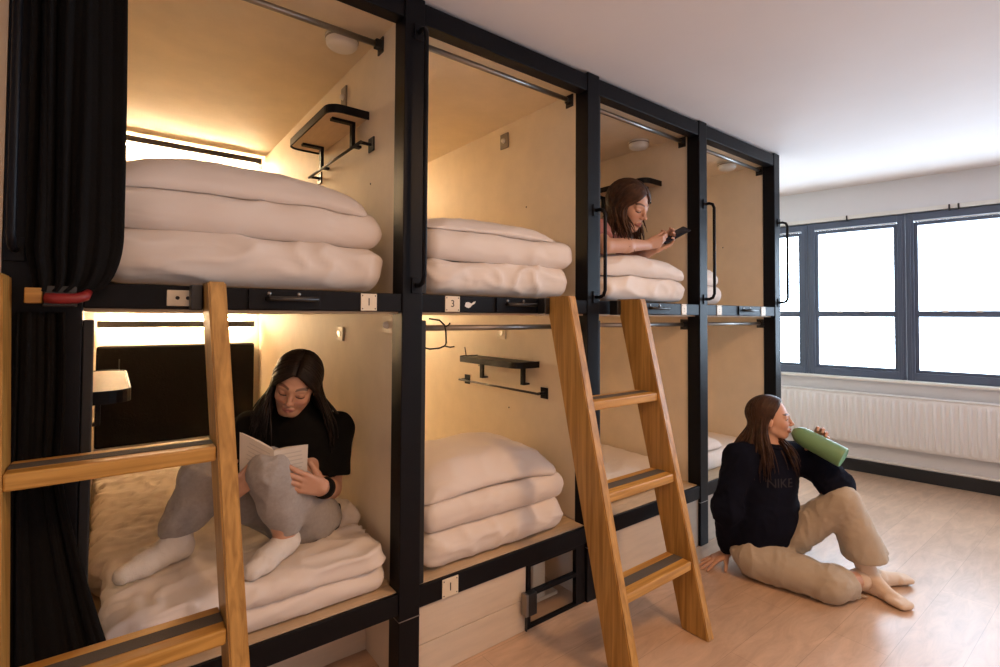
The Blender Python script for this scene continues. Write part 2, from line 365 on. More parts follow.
    mb = MB(); mb.tube([(hx + .05, -.003, MBO + .034), (hx + .056, -.028, MBO + .034), (hx + hw * .5, -.03, MBO + .034), (hx + hw - .016, -.028, MBO + .034), (hx + hw - .01, -.003, MBO + .034)], .0075, 10); mb.build('handle_bar', M['darksteel'], hp)
    for q in (.055, .14): mb = MB(); mb.lathe([(0, -.0015), (.006, -.0015), (.006, .0005), (0, .0005)], (hx + q, -.0045, MT - .014), (0, 1, 0), 12); mb.build('screw', M['steel'], hp)
    # vertical grab handle on the post
    posts = [(-.0, 1.44, 2.34), (x1, 1.40, 2.33)] if i == 0 else [(x1, 1.385 if i == 1 else 1.40, 1.813 if i == 1 else 1.975)]
    for px, za, zb in posts:
        gx = px + (-.084 if px == 0 else .012)
        mb = MB(); c = .025; mb.tube([(gx, .002, za + .01), (gx, -.03, za + .01), (gx, -.05, za + .018), (gx, -.06, za + .04), (gx, -.06, (za + zb) / 2), (gx, -.06, zb - .04), (gx, -.05, zb - .018), (gx, -.03, zb - .01), (gx, .002, zb - .01)], .0085, 10)
        g = mb.build('grab_handle', M['black'], u)
        for z in (za + .01, zb - .01): bx((gx - .018, -.006, z - .028), (gx + .018, .0005, z + .028), .001).build('handle_mount', M['black'], g)

def curtain_rod(i, y, z, label, up):
    xa, xb = i * P + .0302, (i + 1) * P - .0302
    t = thing('curtain_rod', label, 'curtain rod', ((xa + xb) / 2, y, z), 'curtain rods in the bunks')
    mb = MB(); mb.tube([(xa + .001, y, z), (xb - .001, y, z)], .0115, 14); mb.build('rod', M['steel'], t)
    for s, xx in ((1, xa), (-1, xb)):
        bx((min(xx, xx + s * .006), y - .017, z - .030), (max(xx, xx + s * .006), y + .03, z + .030), .001).build('rod_bracket', M['darksteel'], t)
        bx((min(xx + s * .006, xx + s * .03), y - .014, z - .016), (max(xx + s * .006, xx + s * .03), y + .014, z + .016), .002).build('rod_socket', M['darksteel'], t)
curtain_rod(0, .215, 2.350, 'steel curtain rod at the top of the leftmost upper bed with the shelf', 1)
curtain_rod(1, .12, 2.353, 'steel curtain rod at the top of the upper bed above plate 3', 1)
curtain_rod(2, .11, 2.352, 'steel curtain rod above the person using a phone', 1)
curtain_rod(3, .10, 2.346, 'steel curtain rod at the top of the upper bed nearest the windows', 1)
curtain_rod(1, .10, 1.256, 'steel curtain rod behind the wire hanger above the lower bed', 0)
curtain_rod(2, .10, 1.262, 'steel curtain rod passing behind the far wooden ladder', 0)
curtain_rod(3, .10, 1.264, 'steel curtain rod in the lower bunk beside the drinking person', 0)

def wall_shelf(xw, d, ya, yb, z, label, dep=.165, top='shelfwood', th=.032, c=.055):
    t = thing('wall_shelf', label, 'shelf', (xw, (ya + yb) / 2, z), 'shelves on the bunk side walls')
    xo = xw + d * dep
    def outline(g):   # rounded free corners
        pts = [(xw + d * .0005, ya + g)]
        for k in range(7):
            a = k / 6 * PI / 2; pts.append((xo - d * (c - (c - g) * math.sin(a)), ya + c - (c - g) * math.cos(a)))
        for k in range(7):
            a = k / 6 * PI / 2; pts.append((xo - d * (c - (c - g) * math.cos(a)), yb - c + (c - g) * math.sin(a)))
        pts.append((xw + d * .0005, yb - g)); return pts
    o = outline(0); n = len(o); q = outline(.007)
    mb = MB(); V = [(x, y, z - th) for x, y in o] + [(x, y, z) for x, y in o] + [(x, y, z - th) for x, y in q] + [(x, y, z) for x, y in q]; F = []
    for k in range(n - 1):
        F += [(k, k + 1, n + k + 1, n + k), (2 * n + k + 1, 2 * n + k, 3 * n + k, 3 * n + k + 1), (n + k, n + k + 1, 3 * n + k + 1, 3 * n + k), (k + 1, k, 2 * n + k, 2 * n + k + 1)]
    F += [(0, n, 3 * n, 2 * n), (n - 1, 3 * n - 1, 4 * n - 1, 2 * n - 1)]
    mb.add(V, F); mb.build('edge_band', M['black'], t)
    mb = MB(); mb.prism([(x, y, z - .025) for x, y in outline(.0075)], (0, 0, .022)); mb.build('shelf_board', M[top], t)
    for yy in (ya + .09, yb - .10):
        mb = MB(); a, b = xw + d * .028, xw + d * .125
        mb.box((min(a, b), yy - .014, z - th - .004), (max(a, b), yy + .014, z - .0255), .001)
        a, b = xw + d * .028, xw + d * .042
        mb.box((min(a, b), yy - .014, z - .128), (max(a, b), yy + .014, z - th - .004), .001)
        mb.box((min(xw, xw + d * .03), yy - .014, z - .128), (max(xw + d * .0003, xw + d * .03), yy + .014, z - .118), .001)
        mb.build('shelf_bracket', M['black'], t)
    mb = MB(); mb.tube([(xw + d * .10, yb - .03, z + .001), (xw + d * .10, yb - .015, z + .05)], .003, 6); mb.build('shelf_pin', M['darksteel'], t)
def towel_rail(xw, d, ya, yb, z, label):
    t = thing('towel_rail', label, 'rail', (xw, (ya + yb) / 2, z), 'towel rails below the shelves')
    mb = MB(); mb.tube([(xw + d * .05, ya - .01, z), (xw + d * .05, yb + .02, z)], .006, 10); mb.build('rail_bar', M['darksteel'], t)
    for yy in (ya, yb):
        mb = MB(); mb.box((min(xw + d * .0003, xw + d * .006), yy - .026, z - .028), (max(xw + d * .0003, xw + d * .006), yy + .026, z + .028), .001); mb.tube([(xw + d * .004, yy, z), (xw + d * .05, yy, z)], .007, 8)
        mb.build('rail_mount', M['black'], t)
wall_shelf(.91, -1, .33, .91, 2.128, 'black-edged shelf on the side wall above three white bedding layers in the top left bunk')
towel_rail(.91, -1, .30, .93, 1.985, 'black towel rail under the shelf in the top left bunk')
wall_shelf(1.85, -1, .34, .90, 1.072, 'black shelf with two brackets on the wall above the lower stack of bedding', .15, 'black')
towel_rail(1.85, -1, .30, 1.00, .915, 'black towel rail on the wall above the lower stack of bedding')
wall_shelf(2.79, -1, .26, .80, 2.150, 'black shelf on the wall behind the head of the person with the phone')
wall_shelf(.03, 1, .57, 1.40, 1.040, 'pale rounded shelf with black edge beside the lower curtain in the reading person bunk', .128, 'shelfwood', .045, .085)

def wall_switch(x, y, z, label, kind, s=(.080, .062)):
    t = thing('wall_switch', label, 'switch', (x, y, z), 'switch plates on the bunk walls')
    bx((x - .008, y - s[0] / 2, z - s[1] / 2), (x - .0004, y + s[0] / 2, z + s[1] / 2), .002).build('switch_plate', M['plate'] if kind else M['steel'], t)
    if kind == 1: bx((x - .011, y - .015, z - .012), (x - .0085, y + .015, z + .012), .001).build('rocker', M['steel'], t)
    else:
        mb = MB(); mb.lathe([(0, .014), (.010, .013), (.013, .004), (.014, 0)], (x - .0085, y, z), (-1, 0, 0), 16); mb.build('knob', M['white'], t)
wall_switch(.91, .607, 2.28, 'small steel switch plate above the shelf in the top left bunk', 0, (.06, .095))
wall_switch(.91, .617, 1.222, 'cream switch on the wall above the reading person', 1)
wall_switch(.91, .125, 1.268, 'cream switch near the post above the reading person, under the bed rail', 2)
wall_switch(1.85, .64, 2.297, 'square steel switch plate on the wall of the second upper bed', 0, (.07, .085))
wall_switch(1.85, .657, 1.207, 'cream switch above the black shelf in the second lower bed', 1)
for (x, y, l) in ((.787, .314, 'round white smoke detector on the ceiling of the top left bunk'), (2.655, .33, 'round white smoke detector above the person with the phone'), (3.50, .22, 'round white smoke detector above the upper bed nearest the windows')):
    t = thing('smoke_detector', l, 'smoke detector', (x, y, 2.386), 'smoke detectors in the bunks')
    mb = MB(); mb.lathe([(0, -.05), (.03, -.049), (.05, -.043), (.058, -.034), (.060, -.02), (.062, -.014), (.062, -.0005), (0, -.0005)], (x, y, 2.386), (0, 0, 1), 36); mb.build('detector_body', M['white'], t)
    mb = MB(); mb.lathe([(.0602, -.018), (.0625, -.017), (.0625, -.011), (.0602, -.010)], (x, y, 2.386), (0, 0, 1), 36); mb.build('vent_ring', M['steel'], t)

def number_plate(xa, xb, za, zb, s, label, y=.004):
    t = thing('number_plate', label, 'sign', ((xa + xb) / 2, y, za), 'cream number plates on the rails')
    bx((xa, y - .0035, za), (xb, y - .0002, zb), .001).build('plate', M['plate'], t)
    if s: text_mb(s, (zb - za) * .62, ((xa + xb) / 2, y - .0036, (za + zb) / 2), (1, 0, 0), (0, 0, 1), (0, -1, 0)).build('numeral', M['ink'], t)
    mb = MB()
    for fx in (.1, .9):
        for fz in (.12, .88): mb.lathe([(0, .0008), (.0022, .0006), (.0024, -.0002)], (xa + (xb - xa) * fx, y - .0036, za + (zb - za) * fz), (0, -1, 0), 10)
    mb.build('screw', M['darksteel'], t)
number_plate(.750, .806, MBO + .002, MT - .004, 'I', 'cream plate with numeral I on the rail of the top left bunk')
number_plate(1.075, 1.139, MBO + .002, MT - .002, '3', 'cream plate reading 3 on the bed rail right of the thick post')
number_plate(1.073, 1.142, BB + .002, BT - .004, 'I', 'cream plate with numeral I on the lowest rail above the pale front board')
number_plate(2.600, 2.648, MBO + .002, MT - .002, ':', 'narrow cream plate on the rail between the far ladder and the next post')
number_plate(2.968, 3.022, MBO + .002, MT - .002, ':', 'narrow cream plate on the rail left of the handle near the windows')
number_plate(3.520, 3.580, MBO + .002, MT - .002, ':', 'narrow cream plate on the rail right of the handle near the windows')
t = thing('wall_socket', 'cream twin socket plate on the rail left of the near ladder', 'socket', (.248, 0, 1.325))
bx((.212, -.001, MBO + .008), (.284, .0038, MT - .012), .002).build('socket_plate', M['plate'], t)
mb = MB()
for q in (.236, .260): mb.lathe([(0, .0012), (.0042, .001), (.005, 0)], (q, -.0012, MBO + .030), (0, -1, 0), 16)
mb.build('socket_hole', M['ink'], t)
pts = [(1.163, 1.341), (1.170, 1.336), (1.181, 1.333), (1.190, 1.337), (1.196, 1.344), (1.208, 1.350), (1.214, 1.360), (1.203, 1.357), (1.194, 1.351), (1.180, 1.356), (1.168, 1.355)]
mb = MB(); mb.prism([(x, .0037, z) for x, z in pts], (0, -.0006, 0)); single(mb, 'torn_sticker', M['white'], 'torn scrap of white sticker beside the plate reading 3', 'sticker')

# locker door
t = thing('locker_door', 'small black framed glass locker door under the second lower bed', 'door', (1.67, .02, .002))
mb = MB(); y0, y1 = .010, .032
for lo, hi in (((1.490, y0, .002), (1.508, y1, BB - .002)), ((1.778, y0, .002), (1.838, y1, BB - .002)), ((1.508, y0, .002), (1.778, y1, .012)), ((1.508, y0, BB - .012), (1.778, y1, BB - .002)), ((1.508, y0, .132), (1.778, y1, .150))): mb.box(lo, hi, .001)
mb.build('door_frame', M['black'], t)
bx((1.507, .020, .011), (1.779, .023, BB - .011), 0).build('pane', M['door_glass'], t)
lk = bx((1.468, -.022, .075), (1.516, .009, .165), .003).build('lock_case', M['darksteel'], t)
bx((1.452, -.026, .080), (1.467, .006, .170), .003).build('lock_plate', M['steel'], lk)
bx((1.476, .000, .004), (1.482, .010, .074), .001).build('lock_rod', M['darksteel'], lk)

# ------------------------------------------------------------------ ladders
def ladder(xa, xb, w, rungs, label, loc, lean=0., yf0=-.49, yt=-.160):
    t = thing('bunk_ladder', label, 'ladder', loc, 'oak ladders leaning on the bunks')
    zt = 1.387
    for x in (xa, xb):
        b = bmesh.new()
        vs = [b.verts.new((xx + lean * (1 - zz / zt), yy, zz)) for xx in (x, x + w) for yy, zz in ((yf0, 0), (yf0 + .124, 0), (min(-.004, yt + .138), zt), (yt, zt))]
        for q in ((0, 1, 2, 3), (7, 6, 5, 4), (0, 4, 5, 1), (1, 5, 6, 2), (2, 6, 7, 3), (3, 7, 4, 0)): b.faces.new([vs[k] for k in q])
        bmesh.ops.recalc_face_normals(b, faces=b.faces); bmesh.ops.bevel(b, geom=b.edges[:], offset=.004, segments=2, affect='EDGES')
        MB().bm(b).build('stile', M['wood_z'], t)
        hk = MB(); hk.box((x - .028, -.052, MT - .066), (x - .001, -.003, MT + .002), .003); hk.build('hook', M['darksteel'], t)
    for z in rungs:
        yf = yf0 + (yt - yf0) * z / 1.38; lx = lean * (1 - z / zt)
        r = bx((xa + lx + w + .0005, yf + .004, z - .036), (xb + lx - .0005, yf + .122, z), .005).build('tread', M['wood_x'], t)
        bx((xa + lx + w + .002, yf + .042, z + .0001), (xb + lx - .002, yf + .086, z + .0016), .0004).build('grip_strip', M['grip'], r)
    return t
ladder(-.129, .290, .042, (.980, .575, .215), 'oak ladder in front of the reading person, cut off by the left edge', (.115, -.43, 0), .056, -.40, -.125)
ladder(1.555, 2.016, .042, (.970, .635, .295), 'oak ladder standing whole on the floor in the middle of the room', (1.8, -.43, 0))
t = thing('ladder_latch', 'wood block latch with red grip on the rail under the upper curtain', 'latch', (0, -.03, 1.34))
bx((-.060, -.062, 1.325), (-.030, -.030, 1.360), .002).build('latch_block', M['wood_x'], t)
bx((-.030, -.052, 1.318), (.030, -.002, 1.366), .003).build('latch_case', M['darksteel'], t)
mb = MB(); mb.tube([(-.024, -.066, 1.337), (.0, -.070, 1.336), (.030, -.068, 1.337), (.046, -.062, 1.343), (.052, -.05, 1.354)], [.012, .012, .012, .012, .008], 12); mb.build('red_grip', M['red'], t)

# ------------------------------------------------------------------ curtains
def curtain(name, xl, xr, y0, z0, z1, folds, amp, label, nz=70, nu=160, seed=0, bulge=None):
    V = []; F = []
    for j in range(nz + 1):
        z = z0 + (z1 - z0) * j / nz
        for k in range(nu + 1):
            u_ = k / nu; uu = u_ + .018 * math.sin(2 * PI * (folds * .37 * u_ + .6 * j / nz + seed))
            x = xl(z) + (xr(z) - xl(z)) * u_
            a = amp * (.55 + .45 * math.sin(5 * u_ + seed + 1.3 * j / nz))
            y = y0(z) + a * math.sin(2 * PI * folds * uu + .5 * math.sin(2.2 * z + seed)) + a * .35 * math.sin(2 * PI * folds * 2.3 * uu + seed * 2 + z)
            V.append((x, y, z))
    for j in range(nz):
        for k in range(nu): F.append((j * (nu + 1) + k, j * (nu + 1) + k + 1, (j + 1) * (nu + 1) + k + 1, (j + 1) * (nu + 1) + k))
    mb = MB(); mb.add(V, F, True); o = mb.build('curtain', M['velvet'])
    s = o.modifiers.new('thickness', 'SOLIDIFY'); s.thickness = .005; s.offset = 0
    return tag(o, label, 'curtain', 'black bunk curtains')
def xr_up(z):
    t = max(0, min(1, (z - 1.352) / .15)); return .052 + .060 * math.sqrt(max(0, 1 - (1 - t) ** 2)) - .004 * math.sin(3 * z)
curtain('c', lambda z: -.064 if z > 1.45 else -.064 + .02 * (1.45 - z) / .1, xr_up, lambda z: -.024 - .02 * max(0, 1.5 - z) / .15, 1.352, 2.36, 5, .016, 'black curtain drawn to the left side of the upper bunk', seed=.3)
curtain('c', lambda z: -.074, lambda z: .006 + .141 * max(0, (.95 - z) / .62) ** 1.25 if z < .95 else .006 + .006 * math.sin(7 * z), lambda z: -.02 - .02 * max(0, (1.0 - z)), .05, 1.305, 4, .014, 'black curtain hanging below it beside the reading person, flaring toward the floor', seed=1.7)

# ------------------------------------------------------------------ bedding
def rbox(lo, hi, r, step=.013):
    lo = np.array(lo, float); hi = np.array(hi, float); h = (hi - lo) / 2; c = (hi + lo) / 2; n = np.maximum(3, np.ceil(2 * h / step).astype(int)); r = min(r, .98 * h.min())
    V = []; F = []; idx = {}
    def vid(i, j, k):
        key = (i, j, k)
        if key not in idx:
            idx[key] = len(V); V.append([-h[0] + 2 * h[0] * i / n[0], -h[1] + 2 * h[1] * j / n[1], -h[2] + 2 * h[2] * k / n[2]])
        return idx[key]
    for k in (0, n[2]):
        for i in range(n[0]):
            for j in range(n[1]): F.append([vid(i, j, k), vid(i + 1, j, k), vid(i + 1, j + 1, k), vid(i, j + 1, k)])
    for j in (0, n[1]):
        for i in range(n[0]):
            for k in range(n[2]): F.append([vid(i, j, k), vid(i + 1, j, k), vid(i + 1, j, k + 1), vid(i, j, k + 1)])
    for i in (0, n[0]):
        for j in range(n[1]):
            for k in range(n[2]): F.append([vid(i, j, k), vid(i, j + 1, k), vid(i, j + 1, k + 1), vid(i, j, k + 1)])
    V = np.array(V); core = h - r; q = np.clip(V, -core, core); d = V - q; l = np.linalg.norm(d, axis=1, keepdims=True) + 1e-9
    N = d / l; V = q + N * r
    return V, F, N, h, c
def soft(lo, hi, r, seed, wr=.007, pillow=0., sag=0., dirn=(1, 1, 1), step=.013, lump=.008, tilt=0., round_x=0., frq=1.):
    V, F, N, h, c = rbox(lo, hi, r, step)
    u = V / h
    if pillow:
        k = (1 - np.abs(u[:, 0]) ** 4 * pillow) * (1 - np.abs(u[:, 1]) ** 4 * pillow); V[:, 2] = (V[:, 2] + h[2]) * k - h[2]
    if round_x:   # plan corners pulled in
        V[:, 0] *= 1 - round_x * np.abs(u[:, 1]) ** 6; V[:, 1] *= 1 - round_x * np.abs(u[:, 0]) ** 6
    Wp = V + c + seed * 3.17
    big = perlin(Wp * 3.2) * lump * 1.6 + perlin(Wp * 7) * lump * .6
    wp = Wp + .05 * np.stack([perlin(Wp * 5 + 9), perlin(Wp * 5 + 19), perlin(Wp * 5 + 29)], 1)
    r1 = ridged(wp * np.array([3.2, 7.5, 9]) * frq * np.array(dirn)) ** 2.2; r2 = ridged(wp * np.array([9, 4.5, 14]) * frq * np.array(dirn)[::-1] + 5) ** 2.5
    m = np.clip(.5 + 1.3 * perlin(Wp * 2.4 + 3), 0, 1)
    disp = big + wr * (r1 * m + .7 * r2 * (1 - m)) - wr * .5
    up = np.clip(N[:, 2] + 1.2, .25, 1)
    V = V + N * (disp * up)[:, None]
    if sag: V[:, 2] -= sag * np.abs(u[:, 0]) ** 2.5 * (u[:, 2] > -2)
    V[:, 2] += tilt * u[:, 0]
    return V + c, F
def tri_bvh(o):
    off = np.zeros(3); p = o
    while p is not None: off += np.array(p.location); p = p.parent
    return BVHTree.FromPolygons([(np.array(v.co) + off).tolist() for v in o.data.vertices], [tuple(p.vertices) for p in o.data.polygons])
def bedding(name, slabs, label, cat, group, m='linen', on=None, floor=True):
    mb = MB(); bv = tri_bvh(on) if on is not None else None
    for i, s in enumerate(slabs):
        V, F = soft(**s)
        V[:, 2] = np.maximum(V[:, 2], slabs[0]['lo'][2] + i * .004)
        if bv is not None:      # lie on the piece below
            for v in V:
                h = bv.ray_cast(Vector((v[0], v[1], v[2] + .25)), Vector((0, 0, -1)), .6)
                if h[0] is not None and v[2] < h[0].z + .002: v[2] = h[0].z + .002
        mb.add(V, F, True)
    return single(mb, name, M[m], label, cat, group)
GP, GD, GM = 'pillows on the beds', 'folded duvets on the beds', 'mattresses of the beds'
LAST = bedding('duvet', [dict(lo=(.05, .035, 1.386), hi=(.868, .56, 1.548), r=.075, seed=1, wr=.022, lump=.010, frq=.9), dict(lo=(.05, .045, 1.535), hi=(.862, .57, 1.662), r=.062, seed=2, wr=.011, lump=.012, frq=.8)],
        'white duvet folded thick under a pillow in the top left bunk', 'duvet', GD)
bedding('pillow', [dict(lo=(.05, .050, 1.640), hi=(.822, .55, 1.778), r=.066, seed=3, pillow=.45, wr=.008, lump=.012, frq=.8, sag=.020)], 'white pillow on the folded duvet in the top left bunk', 'pillow', GP, on=LAST)
LAST = bedding('duvet', [dict(lo=(1.012, .03, 1.386), hi=(1.782, .52, 1.532), r=.068, seed=4, wr=.022, lump=.010), dict(lo=(1.012, .03, 1.520), hi=(1.800, .53, 1.645), r=.060, seed=5, wr=.011, lump=.012, frq=.8)],
        'white duvet folded thick on the upper bed above the plate reading 3', 'duvet', GD)
bedding('pillow', [dict(lo=(1.012, .06, 1.636), hi=(1.765, .52, 1.716), r=.04, seed=6, pillow=.6, wr=.009, lump=.010, sag=.012)], 'flat white pillow on the folded duvet above the plate reading 3', 'pillow', GP, on=LAST)
LAST = duvet_up = bedding('duvet', [dict(lo=(1.972, .012, 1.386), hi=(2.70, .42, 1.520), r=.064, seed=7, wr=.022, lump=.008)], 'white folded duvet under the elbows of the person with the phone', 'duvet', GD)
pillow_up = bedding('pillow', [dict(lo=(1.972, .016, 1.510), hi=(2.70, .40, 1.632), r=.058, seed=8, pillow=.25, wr=.012, lump=.008, sag=.018)], 'white pillow that the person with the phone leans on', 'pillow', GP, on=LAST)
mat_up = bedding('mattress', [dict(lo=(1.93, .43, 1.376), hi=(2.77, 2.08, 1.50), r=.04, seed=9, wr=.005, step=.02)], 'white mattress under the person lying upstairs with the phone', 'mattress', GM, 'sheet')
LAST = bedding('duvet', [dict(lo=(2.885, .06, 1.386), hi=(3.16, .45, 1.500), r=.054, seed=10, wr=.008)], 'white folded duvet on the upper bed nearest the windows, mostly behind a post', 'duvet', GD)
bedding('pillow', [dict(lo=(2.885, .07, 1.490), hi=(3.15, .42, 1.625), r=.06, seed=11, pillow=.3, wr=.006)], 'white pillow on the upper bed nearest the windows, mostly behind a post', 'pillow', GP, on=LAST)
MATS = []
for i, l in enumerate(['white sheeted mattress the reading person sits on', 'white mattress behind the lower stack of bedding', 'white mattress behind the far ladder', 'white mattress beside the drinking person']):
    MATS.append(bedding('mattress', [dict(lo=(i * P + .05, (.10 if i in (2, 3) else .54), BT + .003), hi=((i + 1) * P - .05, DEP - .085, .475 if i == 0 else .45), r=.045, seed=20 + i, wr=(.030 if i == 0 else .012), lump=(.012 if i == 0 else .006), step=(.011 if i == 0 else .02), frq=1.5 if i == 0 else 1, dirn=(.55, 1.5, 1) if i == 0 else (1, 1, 1))], l, 'mattress', GM, 'sheet'))
LAST = bedding('duvet', [dict(lo=(1.018, .028, BT + .004), hi=(1.752, .50, .492), r=.070, seed=12, wr=.024, lump=.008), dict(lo=(1.018, .035, .480), hi=(1.765, .52, .604), r=.060, seed=13, wr=.012, lump=.010, frq=.8)],
        'white duvet folded thick on the lower bed below the black shelf', 'duvet', GD)
bedding('pillow', [dict(lo=(1.018, .06, .592), hi=(1.735, .54, .748), r=.074, seed=14, pillow=.5, wr=.010, lump=.012, sag=.03)], 'plump white pillow on the lower bed below the black shelf', 'pillow', GP, on=LAST)
duvet_foot = bedding('duvet', [dict(lo=(.092, .040, BT + .003), hi=(.880, .52, .440), r=.048, seed=15, wr=.016, lump=.006), dict(lo=(.086, .030, .425), hi=(.872, .54, .505), r=.038, seed=16, wr=.026, lump=.010, frq=1.6), dict(lo=(.765, .30, .47), hi=(.880, .47, .548), r=.036, seed=18, wr=.034, lump=.02, frq=2.2)],
        'white duvet folded across the foot of the bed under the reading person', 'duvet', GD)
bedding('pillow', [dict(lo=(3.0, .14, .448), hi=(3.3, .7, .53), r=.04, seed=17, pillow=.4)], 'white pillow on the lower bed beside the drinking person', 'pillow', GP, on=MATS[3])

# wire hanger under the rail of the second bunk
mb = MB(); hy = .03
mb.tube([(1.034, hy + .02, 1.292), (1.068, hy, 1.286), (1.090, hy, 1.268), (1.096, hy, 1.245), (1.098, hy, 1.20), (1.092, hy, 1.190), (1.068, hy, 1.182), (1.028, hy, 1.180), (1.003, hy, 1.186)], .0032, 8)
mb.tube([(1.094, hy, 1.262), (1.108, hy, 1.268), (1.114, hy, 1.276)], .003, 8); mb.tube([(1.096, hy, 1.188), (1.116, hy, 1.184), (1.134, hy, 1.186)], .0026, 8)
single(mb, 'wire_hanger', M['wire'], 'bent dark wire hanger dangling under the rail below the plate reading 3', 'hanger')
#@@PART3
# ------------------------------------------------------------------ people: smooth implicit bodies turned into one surface each
def nrm(v): v = np.asarray(v, float); return v / np.linalg.norm(v)
class SDF:
    def __init__(self, lo, hi, h, fine=()):
        self.ax = []
        for a in range(3):
            fs = [(f[0][a], f[1][a], f[2]) for f in fine]
            x = lo[a]; xs = [x]
            while x < hi[a]:
                st = h
                for f0, f1, fh in fs:
                    if f0 <= x <= f1: st = min(st, fh)
                x += st; xs.append(x)
            self.ax.append(np.array(xs, np.float32))
        self.F = np.full([len(a) for a in self.ax], .06, np.float32)
    def reg(self, lo, hi):
        s = []
        for a in range(3):
            i = max(0, np.searchsorted(self.ax[a], lo[a]) - 1); j = min(len(self.ax[a]), np.searchsorted(self.ax[a], hi[a]) + 1)
            if j <= i: return None
            s.append(slice(i, j))
        return tuple(s)
    def pts(self, s):
        return self.ax[0][s[0]][:, None, None], self.ax[1][s[1]][None, :, None], self.ax[2][s[2]][None, None, :]
    def put(self, s, d, k, mode=0):
        f = self.F[s]
        if mode: f2 = -f
        else: f2 = f
        if k > 0:
            h = np.clip(.5 + .5 * (f2 - d) / k, 0, 1); r = f2 * (1 - h) + d * h - k * h * (1 - h)
        else: r = np.minimum(f2, d)
        self.F[s] = -r if mode else r
    def cone(self, a, b, ra, rb, k=.01, flat=None, mode=0):
        a = np.asarray(a, float); b = np.asarray(b, float); R = max(ra, rb) + k + .012
        s = self.reg(np.minimum(a, b) - R, np.maximum(a, b) + R)
        if s is None: return self
        x, y, z = self.pts(s); ab = b - a; L = ab @ ab + 1e-12
        px, py, pz = x - a[0], y - a[1], z - a[2]
        t = np.clip((px * ab[0] + py * ab[1] + pz * ab[2]) / L, 0, 1)
        qx, qy, qz = px - t * ab[0], py - t * ab[1], pz - t * ab[2]
        if flat is not None:
            n = nrm(flat[0]); dn = (qx * n[0] + qy * n[1] + qz * n[2]) * (flat[1] - 1); qx = qx + dn * n[0]; qy = qy + dn * n[1]; qz = qz + dn * n[2]
        d = np.sqrt(qx * qx + qy * qy + qz * qz) - (ra + (rb - ra) * t)
        self.put(s, d, k, mode); return self
    def chain(self, ps, rs, k=.01, flat=None):
        for i in range(len(ps) - 1): self.cone(ps[i], ps[i + 1], rs[i], rs[i + 1], k, flat)
        return self
    def ell(self, c, r, Mr=None, k=.01, mode=0):
        c = np.asarray(c, float); r = np.asarray(r, float); R = r.max() + k + .012
        s = self.reg(c - R, c + R)
        if s is None: return self
        x, y, z = self.pts(s); p = [x - c[0], y - c[1], z - c[2]]
        if Mr is not None: p = [p[0] * Mr[0, j] + p[1] * Mr[1, j] + p[2] * Mr[2, j] for j in range(3)]
        k0 = np.sqrt((p[0] / r[0]) ** 2 + (p[1] / r[1]) ** 2 + (p[2] / r[2]) ** 2)
        k1 = np.sqrt((p[0] / r[0] ** 2) ** 2 + (p[1] / r[1] ** 2) ** 2 + (p[2] / r[2] ** 2) ** 2) + 1e-6
        self.put(s, np.clip(k0 * (k0 - 1) / k1, -.5, .5), k, mode); return self
    def half(self, p, n, k=.004):   # cut away everything on the +n side
        n = nrm(n); x, y, z = self.pts((slice(None),) * 3)
        d = (x - p[0]) * n[0] + (y - p[1]) * n[1] + (z - p[2]) * n[2]
        self.put((slice(None),) * 3, (-d).astype(np.float32), k, 1); return self
    def cutcone(self, p, n, R, depth, k=.004):  # cut with a capped cylinder region starting at p going +n
        n = nrm(n); R2 = R + depth; p = np.asarray(p, float)
        s = self.reg(p - R2, p + R2)
        if s is None: return self
        x, y, z = self.pts(s); dx, dy, dz = x - p[0], y - p[1], z - p[2]
        al = dx * n[0] + dy * n[1] + dz * n[2]; rad = np.sqrt(np.maximum(dx * dx + dy * dy + dz * dz - al * al, 0))
        self.put(s, np.maximum(np.maximum(-al, al - depth), rad - R), k, 1); return self
    def wrinkle(self, amp, fr, seed=0., band=.02, mask=None):
        I = np.argwhere(np.abs(self.F) < band)
        Pp = np.stack([self.ax[a][I[:, a]] for a in range(3)], 1).astype(float)
        w = Pp + .03 * np.stack([perlin(Pp * 8 + 7 + seed), perlin(Pp * 8 + 17 + seed), perlin(Pp * 8 + 27 + seed)], 1)
        n = ridged(w * np.asarray(fr) + seed) ** 2 + .5 * ridged(w * np.asarray(fr)[::-1] * 1.7 + seed + 3) ** 2 - .4
        n = n * np.clip(.6 + 1.2 * perlin(Pp * 5 + seed), .1, 1.2)
        if mask is not None: n = n * mask(Pp)
        self.F[I[:, 0], I[:, 1], I[:, 2]] -= (amp * n).astype(np.float32); return self
    def mesh(self):
        F = self.F; S = F < 0
        n = [d - 1 for d in F.shape]
        cnt = np.zeros(n, np.int8)
        for i in (0, 1):
            for j in (0, 1):
                for k in (0, 1): cnt += S[i:n[0] + i, j:n[1] + j, k:n[2] + k]
        I = np.argwhere((cnt > 0) & (cnt < 8)); del cnt
        cid = {}
        lin = (I[:, 0].astype(np.int64) * n[1] + I[:, 1]) * n[2] + I[:, 2]
        cs = [(i, j, k) for i in (0, 1) for j in (0, 1) for k in (0, 1)]
        vals = np.stack([F[I[:, 0] + c[0], I[:, 1] + c[1], I[:, 2] + c[2]] for c in cs], 1)
        X0 = np.stack([self.ax[a][I[:, a]] for a in range(3)], 1).astype(float); X1 = np.stack([self.ax[a][I[:, a] + 1] for a in range(3)], 1).astype(float)
        acc = np.zeros((len(I), 3)); num = np.zeros(len(I))
